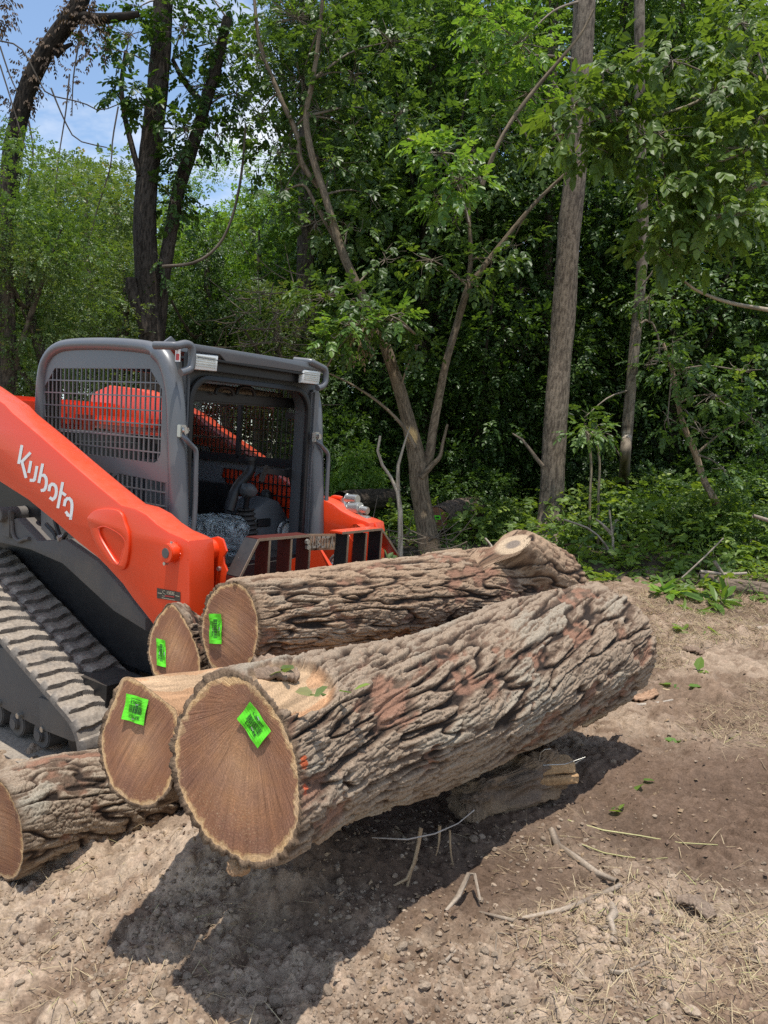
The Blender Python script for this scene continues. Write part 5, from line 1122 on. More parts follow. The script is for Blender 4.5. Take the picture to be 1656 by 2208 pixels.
cl = [(1450, 130, 85, 45, 8.0, 42, 0.120), (1530, 210, 90, 42, 7.9, 44, 0.120), (1420, 290, 80, 42, 7.8, 44, 0.125), (1560, 320, 80, 45, 7.8, 38, 0.120), (1480, 390, 80, 36, 7.7, 40, 0.125), (1560, 465, 80, 34, 7.6, 34, 0.120), (1440, 455, 52, 46, 7.7, 32, 0.125), (1610, 150, 70, 60, 8.0, 38, 0.120), (1410, 530, 46, 36, 7.9, 19, 0.125), (1640, 250, 50, 60, 7.8, 23, 0.120), (1620, 400, 50, 40, 7.6, 20, 0.120), (1330, 240, 60, 40, 7.9, 25, 0.130), (1240, 225, 56, 34, 7.8, 20, 0.136), (1300, 150, 44, 30, 7.9, 15, 0.136), (1215, 290, 50, 36, 7.7, 15, 0.136), (1290, 320, 44, 30, 7.8, 11, 0.130), (1600, 50, 80, 40, 8.3, 34, 0.120), (1500, 540, 50, 30, 7.9, 12, 0.120), ]
tree('overhanging_tree', 'broad-leaved limbs reaching in from the right edge over the clearing', 'tree', s, cl, .12, 'leafm', (.16, .13, .09), (.40, .34, .25), seed=35, droop=.75, wid=1.05)
# ---- dead forked sprout, bare saplings
s = [stem([(863, 1112), (861, 1085), (857, 1058)], 9.0, [11, 10, 9]), stem([(857, 1060), (838, 1020), (820, 995), (814, 965), (820, 940)], 9.0, [8, 7, 6, 5]), stem([(858, 1062), (858, 1010), (864, 985), (874, 950), (884, 920)], 9.05, [9, 7, 5, 2])]
s[0][0].insert(0, to_ground(864, 1150, 9.0)); s[0][1].insert(0, s[0][1][0])
tree('dead_sprout', 'small bare forked sprout just left of the forked tree', 'sapling', s, None, dark=(.20, .16, .12), light=(.42, .36, .28), seed=41)
for lab, pts in (('short bare stem leaning left, nearest the straight grey trunk', [[(1326, 1222), (1318, 1195), (1298, 1165), (1270, 1140), (1215, 1120)], [(1318, 1195), (1322, 1160), (1300, 1135)]]), ('thin pale upright stem beside the leaning one near the straight trunk', [[(1322, 1222), (1323, 1190), (1320, 1150), (1314, 1100)], [(1320, 1150), (1296, 1128), (1285, 1120)]])):
    s = [stem(p, 8.7 if k == 0 else 8.7, [7, 5, 4]) for k, p in enumerate(pts)]; s[0][0].insert(0, to_ground(pts[0][0][0]+2, 1240, 8.7)); s[0][1].insert(0, s[0][1][0])
    tree('bare_sapling', lab, 'sapling', s, [(1250, 1180, 40, 30, 8.8, 8, .07), (1330, 1120, 26, 40, 8.8, 8, .07)] if 'pale' in lab else None, .07, 'leaf', (.18, .14, .10), (.38, .32, .25), seed=43)
for lab, x0 in (('slim brown stem between the straight and the thin trunk', 1272), ('second slim brown stem close to the thin trunk', 1290)):
    s = [([to_ground(x0, 1120, 9.9)]+[W(a, q, 9.9) for a, q in [(x0, 1080), (x0+3, 1000), (x0-5, 930)]], [.02, .018, .016, .01])]; tree('bare_sapling', lab, 'sapling', s, [(x0-10, 930, 40, 30, 9.8, 12, .08)], .08, 'leaf', (.14, .11, .07), (.30, .24, .16), seed=45)

# ---- crown prototypes for the wood behind
def crown_proto(name, n, rx, rz, size, seed, clump=.55, nl=5):
    r_ = np.random.default_rng(seed); K = max(10, n//45)
    v = r_.normal(size=(K, 3)); v /= np.linalg.norm(v, axis=1)[:, None]; cc = v*(r_.random(K)**.4)[:, None]*np.array([rx, rx, rz])
    k = r_.integers(0, K, n); u = r_.normal(size=(n, 3)); u /= np.linalg.norm(u, axis=1)[:, None]
    P = cc[k]+u*(r_.random(n)**.5)[:, None]*clump*np.array([1.2, 1.2, .7]); D = u+.5*v[k]; D /= np.linalg.norm(D, axis=1)[:, None]
    a, b, c, s, r = sprays(P, D, size, nl); return leaf_mesh(name, a, b, c, s, 1.0, r)
CP = {'mid': crown_proto('crown', 4000, 2.0, 2.2, .088, 1), 'wide': crown_proto('crown', 4800, 2.8, 1.6, .095, 2), 'tall': crown_proto('crown', 5000, 1.9, 3.2, .09, 3), 'shrub': crown_proto('crown', 1900, 1.1, 1.0, .075, 4, .35), 'fine': crown_proto('crown', 5200, 2.4, 2.4, .064, 6, .45)}
PR = {'mid': (2.4, 2.6), 'wide': (3.2, 2.0), 'tall': (2.3, 3.6), 'shrub': (1.35, 1.2), 'fine': (2.8, 2.8)}
CM = {}
def bg_tree(name, label, cat, px, py, Y, kind, leaf, sc=1.0, rz=0.0, group='trees of the wood behind the clearing', trunk=True, dark=(.03, .024, .018), light=(.10, .08, .06)):
    ctr = W(px, py, Y); base = np.array([ctr[0]+rng.normal(0, .3), ctr[1]+.2, float(gz(ctr[0], ctr[1]))-.1]); t = thing(name, label, cat, base, group)
    key = (kind, leaf)
    if key not in CM:
        me = CP[kind].copy(); me.materials.clear(); me.materials.append(M[leaf]); CM[key] = me
    o = bpy.data.objects.new('crown', CM[key]); C.objects.link(o); o.parent = t
    o.location = Vector(ctr-base); o.rotation_euler = (rng.normal(0, .15), rng.normal(0, .15), rng.random()*6.28); o.scale = (sc, sc, sc*(1+rz))
    if trunk:
        top = ctr+np.array([0, 0, PR[kind][1]*sc*.6]); mid = (base+ctr)/2+np.append(rng.normal(0, .12, 2), 0); H = top[2]-base[2]; r0 = .05+.014*H
        st = [([base, mid, ctr, top], [r0, r0*.8, r0*.55, .02])]
        for k in range(3): e = ctr+np.append(rng.normal(0, PR[kind][0]*sc*.4, 2), rng.uniform(0, PR[kind][1]*sc*.5)); st.append(([mid+(ctr-mid)*rng.random(), (mid+e)/2+[0, 0, .2], e], [r0*.4, r0*.25, .012]))
        part('trunk', wood_mesh('trunk', st, dark, light, n=10, seed=int(px) % 91), M['trunk'], t)
    return t
BG = [
 # left: lower sunlit trees with open sky above
 ('round bright tree just right of the vine-covered tree, its top against the sky', 130, 540, 19, 'fine', 'leafo', .9, 0), ('bushy pale tree at the left between the vine-covered tree and the dark trunk', 255, 560, 18, 'fine', 'leafo', .85, 0), ('broad tree filling the left edge below the sky', 0, 600, 16, 'mid', 'leafy', .75, 0), ('leafy tree at the left edge low behind the loader', 15, 530, 8.8, 'fine', 'leaf', .50, 0), ('olive green thicket tree left of the dark trunk above the cab roof', 190, 600, 13.5, 'fine', 'leafo', .85, 0), ('low thicket tree just above the rear of the cab', 70, 690, 9.2, 'fine', 'leafo', .50, 0), ('dark low tree above the middle of the cab roof', 270, 720, 12.5, 'fine', 'leafo', .6, 0),
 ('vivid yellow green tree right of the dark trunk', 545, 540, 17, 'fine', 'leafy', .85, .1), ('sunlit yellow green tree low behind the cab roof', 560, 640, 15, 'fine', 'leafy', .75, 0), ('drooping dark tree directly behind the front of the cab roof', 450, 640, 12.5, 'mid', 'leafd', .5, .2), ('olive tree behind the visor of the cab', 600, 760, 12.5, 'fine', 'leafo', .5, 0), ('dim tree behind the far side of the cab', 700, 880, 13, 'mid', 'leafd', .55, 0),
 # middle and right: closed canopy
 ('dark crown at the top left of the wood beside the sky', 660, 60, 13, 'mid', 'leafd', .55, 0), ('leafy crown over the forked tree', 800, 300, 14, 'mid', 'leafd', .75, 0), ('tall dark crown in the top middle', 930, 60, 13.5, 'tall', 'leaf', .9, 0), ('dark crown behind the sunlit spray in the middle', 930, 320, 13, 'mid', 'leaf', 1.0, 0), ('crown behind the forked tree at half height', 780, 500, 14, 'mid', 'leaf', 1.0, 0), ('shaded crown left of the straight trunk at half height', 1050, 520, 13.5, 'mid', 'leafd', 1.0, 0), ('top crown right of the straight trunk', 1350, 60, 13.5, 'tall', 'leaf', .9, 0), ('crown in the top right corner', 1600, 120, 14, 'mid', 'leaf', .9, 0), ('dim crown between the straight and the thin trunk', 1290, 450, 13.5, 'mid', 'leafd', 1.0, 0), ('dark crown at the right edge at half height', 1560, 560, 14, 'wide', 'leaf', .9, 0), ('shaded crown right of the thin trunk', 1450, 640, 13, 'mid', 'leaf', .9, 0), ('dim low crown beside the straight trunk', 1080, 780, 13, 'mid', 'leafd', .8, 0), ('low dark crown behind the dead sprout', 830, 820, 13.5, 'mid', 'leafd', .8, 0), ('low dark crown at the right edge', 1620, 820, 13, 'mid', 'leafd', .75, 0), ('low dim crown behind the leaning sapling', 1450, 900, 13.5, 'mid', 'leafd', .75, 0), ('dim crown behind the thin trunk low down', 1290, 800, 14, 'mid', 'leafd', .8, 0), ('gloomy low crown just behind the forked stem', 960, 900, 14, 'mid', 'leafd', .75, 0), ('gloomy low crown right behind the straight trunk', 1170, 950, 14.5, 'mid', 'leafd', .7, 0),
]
for lab, px, py, Y, k, lf, sc, rz in BG: bg_tree('wood_tree', lab, 'tree', px, py, Y, k, lf, sc, rz)
# farther, larger trees closing the wood
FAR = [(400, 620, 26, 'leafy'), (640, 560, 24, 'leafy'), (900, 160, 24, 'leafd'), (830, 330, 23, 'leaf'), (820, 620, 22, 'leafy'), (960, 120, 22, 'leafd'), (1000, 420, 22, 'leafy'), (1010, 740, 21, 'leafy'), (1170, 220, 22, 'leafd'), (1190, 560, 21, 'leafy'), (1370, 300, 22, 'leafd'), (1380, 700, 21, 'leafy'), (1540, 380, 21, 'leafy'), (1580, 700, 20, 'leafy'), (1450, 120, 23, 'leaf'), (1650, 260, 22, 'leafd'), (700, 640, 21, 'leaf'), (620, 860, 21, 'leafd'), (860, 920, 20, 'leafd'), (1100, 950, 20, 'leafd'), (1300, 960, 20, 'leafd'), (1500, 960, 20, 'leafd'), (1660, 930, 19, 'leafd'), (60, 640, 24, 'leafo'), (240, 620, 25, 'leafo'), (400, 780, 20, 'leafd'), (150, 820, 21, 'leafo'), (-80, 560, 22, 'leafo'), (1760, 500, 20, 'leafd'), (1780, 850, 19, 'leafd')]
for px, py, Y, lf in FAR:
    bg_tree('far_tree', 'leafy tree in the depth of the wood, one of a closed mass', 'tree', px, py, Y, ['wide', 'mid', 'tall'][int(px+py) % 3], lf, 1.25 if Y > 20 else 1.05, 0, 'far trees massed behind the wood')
# ---- shrubs along the edge of the clearing
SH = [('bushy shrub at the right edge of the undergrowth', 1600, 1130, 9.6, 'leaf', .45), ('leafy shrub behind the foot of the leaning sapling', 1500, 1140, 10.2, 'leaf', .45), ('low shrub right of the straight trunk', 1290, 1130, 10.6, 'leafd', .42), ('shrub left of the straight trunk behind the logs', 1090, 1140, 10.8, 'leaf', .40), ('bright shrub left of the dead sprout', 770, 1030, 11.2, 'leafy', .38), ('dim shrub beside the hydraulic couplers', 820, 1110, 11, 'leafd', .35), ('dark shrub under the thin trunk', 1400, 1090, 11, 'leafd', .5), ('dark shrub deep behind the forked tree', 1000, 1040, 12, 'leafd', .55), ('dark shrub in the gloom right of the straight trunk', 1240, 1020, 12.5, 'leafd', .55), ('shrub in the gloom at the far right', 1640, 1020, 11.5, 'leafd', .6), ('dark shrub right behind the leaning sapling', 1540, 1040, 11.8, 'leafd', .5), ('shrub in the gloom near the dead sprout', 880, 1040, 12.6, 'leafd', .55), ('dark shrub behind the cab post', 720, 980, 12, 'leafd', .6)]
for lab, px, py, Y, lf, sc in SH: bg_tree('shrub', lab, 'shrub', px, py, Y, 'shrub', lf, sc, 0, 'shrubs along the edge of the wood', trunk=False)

# ---- ground cover, grass, straw
def strip(n, pxr, pyr, f):
    o = []
    while len(o) < n:
        px, py = rng.uniform(*pxr), rng.uniform(*pyr); o.append((px, py))
    return o
n = 15000; y = 7.0+6.0*rng.random(n)**1.4; x = (rng.random(n)*1.5-.75)*(y+1); edge = 7.35+2.4*sstep(2.6, 1.4, x)+.25*np.sin(x*1.7)+.5*(fbm(x*1.5, y*0, o=2, s=4)-.5)
keep = (y > edge) & (fbm(x*1.2, y*1.2, o=3, s=61)+.12*sstep(7.4, 9, y) > .52); x, y = x[keep], y[keep]; hgt = rng.uniform(.02, .8, len(x))*(.06+.94*sstep(7.8, 9.8, y))*(.6+.5*sstep(1, 3.5, x))
P0 = np.stack([x, y, gz(x, y)+hgt], 1); a, b, c, s_, r = sprays(P0, runit(len(P0))*np.array([1, 1, .3]), .078, 5, droop=.2); me = leaf_mesh('ground_cover', a, b, c, s_, 1.25, np.clip(r+.1, 0, 1))
tag(part('ground_cover', me, M['leafm']), 'leafy green weeds carpeting the edge of the wood', 'weeds', kind='stuff')
def blades(name, X, Y, Ls, lean, wid, mat, flat=0.2):
    n = len(X); P0 = np.stack([X, Y, gz(X, Y)+soil_h(X, Y)+.004], 1); a = rng.random(n)*6.283; el = np.clip(rng.normal(lean, .25, n), .02, 1.5)
    d = np.stack([np.cos(a)*np.cos(el), np.sin(a)*np.cos(el), np.sin(el)], 1); sd = np.stack([-np.sin(a), np.cos(a), 0*a], 1); up = np.cross(sd, d)*-1
    V = []
    for f, w_ in ((0, 1), (.4, .9), (.75, .7), (1, .15)):
        cen = P0+d*(Ls*f)[:, None]-np.array([0, 0, 1])*(Ls*.35*f*f*np.sin(el)*rng.uniform(.3, 1.2, n))[:, None]
        V += [cen+sd*(wid*w_)[:, None], cen-sd*(wid*w_)[:, None]]
    V = np.stack(V, 1).reshape(-1, 3); b = np.arange(n)[:, None]*8
    F = np.concatenate([b+np.array([[k, k+1, k+3, k+2]]) for k in (0, 2, 4)]); me = mesh_np(name, V, F, False); attr_f(me, 'rnd', np.repeat(rng.random(n), 8)); return me
n = 110000; y = 1.8+6.4*rng.random(n); x = (rng.random(n)*1.36-.68)*(y+.1); dens = fbm(x*1.4, y*1.4, o=3, s=71)
zone = sstep(4.3, 5.6, y)*1.0+.55*np.exp(-(((x-1.0)/.8)**2+((y-2.35)/.45)**2))+.5*np.exp(-(((x-2.2)/.9)**2+((y-4.2)/.5)**2))+.06
keep = (rng.random(n) < zone*sstep(.36, .60, dens)*1.2) & (rng.random(n) > wet(x, y)*.9); x, y = x[keep], y[keep]
me = blades('dry_grass', x, y, rng.uniform(.02, .10, len(x))*(.8+.12*y), .18, rng.uniform(.0007, .0018, len(x))*(.7+.1*y), None); tag(part('dry_grass', me, M['straw']), 'flattened dry grass and straw litter over the soil', 'dry grass', kind='stuff')
n = 5200; y = rng.uniform(7.3, 10.5, n); x = (rng.random(n)*1.4-.7)*(y+.1); keep = fbm(x*1.1, y*1.1, o=3, s=73) > .5; x, y = x[keep], y[keep]
me = blades('grass', x, y, rng.uniform(.1, .42, len(x)), 1.0, rng.uniform(.0025, .005, len(x)), None); tag(part('grass', me, M['leaf']), 'thin green grass growing at the edge of the wood', 'grass', kind='stuff')
# ================================================================== SMALL THINGS ON THE SITE
def stick(name, label, cat, px, Yoff=0, wpx=(8, 6), cols=((.15, .115, .085), (.34, .275, .21)), group=None, lift=.003, n=12, rough=.12, pts=None):
    P3 = pts if pts is not None else [G(a, q)+np.array([0, 0, lift]) for a, q in px]
    r0_ = np.random.default_rng(int(abs(P3[0][0])*1e4) % 9999); P3 = catmull(np.array(P3), max(9, 4*len(P3))); kn = max(wpx)/2/FPX*P3[0][1]
    P3 = [p+r0_.normal(0, kn*.32, 3) for p in P3]
    w_ = np.interp(np.linspace(0, 1, len(P3)), np.linspace(0, 1, len(wpx)), wpx)*r0_.uniform(.8, 1.2, len(P3)); r_ = [w/2/FPX*p[1] for w, p in zip(w_, P3)]
    me = wood_mesh(name, [(P3, r_)], cols[0], cols[1], rough=rough, n=n, seed=int(P3[0][0]*100) % 97)
    return tag(part(name, me, M['twig']), label, cat, group)
stick('fallen_branch', 'grey weathered bent branch half buried in the soil right of the big log', 'branch', [(1186, 1780), (1215, 1822), (1262, 1868), (1300, 1898), (1330, 1926)], wpx=(20, 22, 18, 14, 11))
stick('fallen_branch', 'knobbly branch lying across the lit soil, meeting the bent one', 'branch', [(1336, 1928), (1300, 1955), (1250, 1980), (1200, 1998), (1120, 1998), (1062, 1975), (1036, 1945)], wpx=(14, 16, 15, 15, 11, 9, 6))
stick('root', 'forked grey root sticking up at the edge of the shadow', 'root', None, wpx=(10, 12, 6), pts=[G(960, 1962), G(1000, 1930)+[0, 0, .05], G(1018, 1905)+[0, 0, .09], G(1034, 1940)+[0, 0, .02]])
for lab, L, w in (('long thin yellow green stem lying on the moist mud', [(1224, 1766), (1300, 1776), (1380, 1788), (1470, 1806), (1548, 1823)], (5, 5, 4)), ('shorter curved yellow green stem lying below the long one', [(1256, 1822), (1290, 1832), (1340, 1836), (1400, 1840), (1440, 1856)], (4.5, 4.5, 3))):
    stick('plant_stem', lab, 'stem', L, wpx=[q*.75 for q in w], cols=((.27, .25, .10), (.48, .44, .22)), n=8)
for lab, L, w in (('pale bent straw stalk on the crumbly soil at bottom middle', [(1064, 2100), (1068, 2060), (1075, 2020), (1110, 2030), (1118, 2070)], (5, 4)), ('short thick stick by the bottom of the lit soil', [(960, 2086), (990, 2066)], (8, 6)), ('flat brown piece of wood half sunk in the soil', [(1325, 1985), (1318, 2030), (1316, 2070)], (18, 20, 14)), ('short stick lying left of the flat piece of wood', [(1310, 2130), (1350, 2122), (1400, 2108)], (9, 11, 6)), ('thin stick at the right edge of the soil', [(1604, 2086), (1656, 2106)], (9, 8)), ('small upright stick end right of the branches', [(1440, 1900), (1444, 1935)], (7, 6)), ('curved stick above the right hand clods', [(1446, 1985), (1452, 2010), (1470, 2024)], (10, 7)), ('pale stick at the bottom right', [(1200, 2166), (1260, 2162), (1340, 2174)], (6, 5)), ('reddish stick lying at the right edge of the clearing', [(1632, 1366), (1660, 1352)], (9, 10))):
    stick('stick', lab, 'stick', L, wpx=w, n=9)
# wire and roots hanging under the big log
rt = thing('hanging_root', 'thin tan roots dangling in the shade under the big log', 'root', W(890, 1800, 2.6))
for st_ in [([W(908, 1785, 2.62), W(898, 1840, 2.60), W(882, 1890, 2.58), W(845, 1912, 2.58)], [.007, .007, .006, .004]), ([W(890, 1865, 2.6), W(876, 1920, 2.6), W(872, 1965, 2.62)], [.005, .005, .003]), ([W(970, 1790, 2.75), W(972, 1840, 2.75), W(982, 1885, 2.78)], [.004, .0035, .003]), ([W(948, 1780, 2.75), W(946, 1820, 2.75), W(940, 1845, 2.75)], [.006, .004, .002])]: part('root_strand', wood_mesh('root_strand', [st_], (.22, .15, .09), (.40, .29, .18), seed=3), M['twig'], rt)
stick('wire', 'pale thin vine looping under the big log', 'vine', None, pts=[W(800, 1806, 2.5), W(868, 1812, 2.5), W(940, 1797, 2.58), W(1000, 1768, 2.68), W(1022, 1748, 2.75)], wpx=(3, 4, 3), cols=((.22, .19, .16), (.40, .35, .30)))
# muddy timber chock under the far end of the big log
def lump(name, c, d, rot, seed, mat, col, parent=None, sub=4, rough=.35, power=.45, col2=None):
    bm = bmesh.new(); bmesh.ops.create_icosphere(bm, subdivisions=sub, radius=1); v = np.array([q.co[:] for q in bm.verts]); f = np.array([[q.index for q in p.verts] for p in bm.faces]); bm.free()
    p = np.sign(v)*np.abs(v)**power; p = p/np.max(np.abs(p)); d = np.asarray(d)/2; p = p*d
    s_ = 1/min(d)*.9; nz = fbm(p[:, 0]*s_+seed, p[:, 1]*s_, p[:, 2]*s_*3, o=5, s=seed, g=.6)-.5; p = p+v*(nz*rough*min(d)*2)[:, None]
    c_ = np.array(col)*(.6+.8*fbm(p[:, 0]*30, p[:, 1]*30, p[:, 2]*30, o=3, s=seed))[:, None]
    if col2 is not None: t = sstep(.45, .6, fbm(p[:, 0]*9, p[:, 1]*9, p[:, 2]*9+seed, o=3, s=seed+1))[:, None]; c_ = c_*(1-t)+np.array(col2)*t
    w_ = p@np.asarray(rot).T+np.asarray(c); me = mesh_np(name, w_, f); attr_c(me, 'Col', c_); return part(name, me, M[mat], parent)
def rotz(a, tilt=0):
    ca, sa = math.cos(a), math.sin(a); A = np.array([[ca, -sa, 0], [sa, ca, 0], [0, 0, 1]]); ct, st_ = math.cos(tilt), math.sin(tilt); return A@np.array([[ct, 0, -st_], [0, 1, 0], [st_, 0, ct]])
ck = G(1120, 1765)
tag(lump('timber_chock', [.55, 3.30, .085], (.55, .15, .20), rotz(.50, .14), 5, 'soil', (.17, .12, .085), rough=.95, col2=(.235, .16, .10), sub=6), 'mud-caked timber chock propping the big log', 'chock')
sp = lump('splintered_block', [.72, 3.38, .150], (.26, .12, .050), rotz(.12, .03), 8, 'soil', (.44, .29, .16), rough=.35, power=.3)
tag(sp, 'splintered yellow wood block bound with wire, sticking out beside the muddy chock', 'wood block')
lump('split_layer', [.74, 3.37, .100], (.25, .11, .040), rotz(.10, .02), 9, 'soil', (.40, .25, .13), sp, rough=.35, power=.3)
q = np.array([.80, 3.31, .155]); part('binding_wire', wood_mesh('binding_wire', [([q+[-.12, 0, .03], q+[-.11, -.01, .09], q+[-.07, -.01, .10]], [.003]*3), ([q+[-.2, .0, .02], q+[0, -.005, .03], q+[.06, 0, .05], q+[.10, .01, .06], q+[.08, .01, .035], q+[.04, 0, .03]], [.0028]*6)], (.4, .38, .36), (.7, .68, .66)), M['steel'], sp)
# bark slabs
def slab(name, label, pts, wid, th, seed, col, cat='bark', up=None, parent=None, curl=.35):
    P = catmull(np.array(pts), 60); T = np.gradient(P, axis=0); T /= np.linalg.norm(T, axis=1)[:, None]; u0 = np.array(up if up is not None else [0, 0, 1.0])
    S_ = np.cross(T, u0); S_ /= np.linalg.norm(S_, axis=1)[:, None]; U_ = np.cross(S_, T); nw = 16; w = np.linspace(-1, 1, nw); t = np.linspace(0, 1, 60)
    wd = wid*(.55+.45*np.sin(t*PI)**.5)*(.8+.4*fbm(t*6, t*0+seed, o=3, s=seed))
    h = (fbm(np.outer(t, np.ones(nw))*14, np.outer(np.ones(60), w)*3+seed, o=4, s=seed)-.5)*th*2.5
    top = P[:, None]+S_[:, None]*(wd[:, None]*w[None])[..., None]+U_[:, None]*(th*.5+h-curl*wid*(w[None]**2))[..., None]; bot = top-U_[:, None]*th
    V = np.concatenate([top.reshape(-1, 3), bot.reshape(-1, 3)]); i = np.arange(59)[:, None]*nw; j = np.arange(nw-1)[None]; F = np.stack([i+j, i+j+1, i+nw+j+1, i+nw+j], -1).reshape(-1, 4); o = 60*nw; F = np.concatenate([F, F[:, ::-1]+o])
    e = [np.stack([k[:-1], k[1:], k[1:]+o, k[:-1]+o], 1) for k in (np.arange(60)*nw, (np.arange(60)*nw+nw-1)[::-1], np.arange(nw)[::-1], np.arange(nw)+59*nw)]
    me = mesh_np(name, V, np.concatenate([F]+e)); c = np.array(col)*(.45+1.1*fbm(np.outer(t, np.ones(nw))*10, np.outer(np.ones(60), w)*7, o=4, s=seed+2))[..., None]; attr_c(me, 'Col', np.concatenate([c.reshape(-1, 3), c.reshape(-1, 3)*.7]))
    o_ = part(name, me, M['bark'], parent)
    return tag(o_, label, cat) if parent is None else o_
slab('lifted_bark_strip', None, [W(548, 1428, 2.28), W(600, 1425, 2.31), W(660, 1432, 2.35), W(715, 1446, 2.37), W(772, 1462, 2.40)], .045, .018, 3, (.26, .185, .13), parent=LA['root'])
slab('lifted_bark_strip', None, [W(480, 1462, 1.97), W(520, 1450, 2.0), W(580, 1449, 2.05), W(640, 1452, 2.13)], .026, .014, 7, (.24, .17, .12), parent=LA['root'])
slab('bark_piece', 'reddish curl of bark lying behind the far end of the big log', [G(1340, 1512)+[0, 0, .03], G(1380, 1506)+[0, 0, .045], G(1414, 1502)+[0, 0, .03]], .045, .012, 5, (.34, .21, .13))
slab('bark_piece', 'long strip of bark wedged under the far end of the big log', [W(1250, 1560, 3.75), W(1310, 1525, 3.95), W(1350, 1505, 4.1)], .03, .012, 6, (.40, .28, .17))
slab('bark_piece', 'dark curved chip of bark on the soil right of the logs', [G(1474, 1404)+[0, 0, .03], G(1500, 1412)+[0, 0, .04], G(1520, 1416)+[0, 0, .02]], .04, .012, 9, (.20, .14, .10))
slab('bark_piece', 'dark chip of bark among clods at the lower right', [G(1460, 1955)+[0, 0, .03], G(1500, 1968)+[0, 0, .045], G(1540, 1990)+[0, 0, .02]], 0.03, .008, 11, (.215, .16, .118))
slab('bark_piece', 'brown flake hanging under the cut end of the big log', [W(490, 1862, 1.86), W(512, 1872, 1.85), W(540, 1866, 1.86)], .022, .006, 12, (.34, .22, .13), up=(0, -1, .2))
# pale lichen-grey twigs by the far end, second twig
stick('stick', 'pale forked twig lying by the bark strip behind the big log', 'stick', [(1342, 1520), (1390, 1522), (1450, 1512)], wpx=(8, 7, 5), cols=((.3, .25, .2), (.5, .44, .36)))
stick('stick', 'thin stalk leaning on the ground right of the big log end', 'stick', [(1392, 1478), (1440, 1486), (1482, 1502)], wpx=(4, 3), cols=((.4, .3, .16), (.6, .48, .28)))
# fallen leaves
def leaf_thing(label, px, py, size, n, mat, seed, group=None, base=None, flat=.35, nm='fallen_leaves', cat='leaves', wid=1.1):
    g = base if base is not None else G(px, py)+np.array([0, 0, .012]); r_ = np.random.default_rng(seed); P0 = np.repeat([g], n, 0)+r_.normal(0, size*.25, (n, 3))*np.array([1, 1, .15]); D = r_.normal(size=(n, 3))*np.array([1, 1, flat]); NN = np.array([0, 0, 1])+r_.normal(0, .35, (n, 3))
    me = leaf_mesh(nm, P0, D, NN, size*r_.uniform(.8, 1.2, n), wid, r_.uniform(.3, .95, n)); return tag(part(nm, me, M[mat]), label, cat, group)
leaf_thing('broad pale green leaves lying right of the logs near the weeds', 1545, 1376, .13, 4, 'leafy', 1); leaf_thing('tuft of green leaves left of the broad pale ones', 1480, 1366, .13, 5, 'leafy', 2); leaf_thing('yellowing green leaf pair on the soil', 1462, 1482, .09, 3, 'leafy', 3)
leaf_thing('small green leaves with a dry stalk', 1508, 1462, .09, 3, 'leafy', 4); leaf_thing('single dark green leaf on bare mud at the right', 1386, 1686, .075, 2, 'leafy', 5, flat=.05); leaf_thing('tiny green sprout in the mud by the chock', 1338, 1742, .05, 4, 'leafy', 6); leaf_thing('two leaves on the mud above the single dark leaf', 1465, 1602, .06, 2, 'leafy', 7)
leaf_thing('wilted green leaves resting on the debarked top of the big log', 0, 0, .04, 4, 'leafo', 8, base=W(682, 1506, 1.90)+np.array([0, 0, .012])); leaf_thing('wilted yellow leaf curled on the bark strip of the big log', 0, 0, .05, 3, 'leafo', 9, base=W(610, 1462, 2.06)+np.array([0, 0, .015])); leaf_thing('wilted pale leaf cluster on the top of the upper log by the guard', 0, 0, .055, 8, 'leafo', 10, base=W(838, 1212, 3.78)+np.array([0, 0, .02])); leaf_thing('small green leaf stuck on the big log near the split bark', 0, 0, .045, 2, 'leaf', 11, base=W(762, 1502, 2.10)+np.array([0, 0, .012]))
leaf_thing('bright grassy tuft lit at the edge of the weeds', 1545, 1300, .22, 22, 'leafy', 12, flat=.6, nm='grass_tuft', cat='tuft', wid=.5); leaf_thing('second bright tuft of leaves beside the lit one', 1430, 1290, .18, 16, 'leafy', 13, flat=.6, nm='grass_tuft', cat='tuft', wid=.9)
leaf_thing('tuft of green blades growing between the two bright tufts', 1500, 1316, .16, 16, 'leafy', 14, flat=.5, nm='grass_tuft', cat='tuft', wid=.4)
# fallen branches at the right edge
def log_simple(name, label, pts, radii, seed, cat='log', dark=(.06, .045, .034), light=(.22, .165, .12)):
    return tag(part(name, wood_mesh(name, [(pts, radii)], dark, light, rough=.10, n=18, seed=seed), M['trunk']), label, cat)
log_simple('fallen_log', 'dark rotting log lying at the right edge among the weeds', [W(1560, 1262, 7.6), W(1620, 1274, 7.5), W(1720, 1290, 7.4)], [.08, .10, .12], 51)
log_simple('fallen_log', 'dark mossy limb in the weeds left of the rotting log', [W(1508, 1248, 7.9), W(1560, 1254, 7.85), W(1600, 1262, 7.8)], [.05, .06, .05], 52)
for lab, L, w in (('thin dead branch lying over the mossy limb', [(1510, 1232), (1560, 1238), (1610, 1236)], .016), ('short dead stick propped on the rotting log', [(1540, 1210), (1560, 1240), (1575, 1262)], .018), ('long pale dead stem slanting up through the weeds', [(1470, 1246), (1510, 1210), (1560, 1160)], .009), ('pale split branch at the right edge above the weeds', [(1624, 1112), (1656, 1122), (1700, 1134)], .02), ('long dead branch on the ground at the right edge', [(1560, 1298), (1620, 1300), (1700, 1298)], .02)):
    log_simple('dead_branch', lab, [W(a, q, 7.7) for a, q in L], [w, w, w*.8], int(w*1000)+L[0][0] % 50, 'branch', (.14, .11, .085), (.36, .30, .24))
log_simple('dry_stalk', 'thin dead stalk rising from behind the upper log left of its stub', [W(1068, 1195, 5.2), W(1058, 1175, 5.2), W(1046, 1160, 5.2)], [.007, .007, .006], 3, 'stem', (.4, .34, .26), (.6, .52, .4))
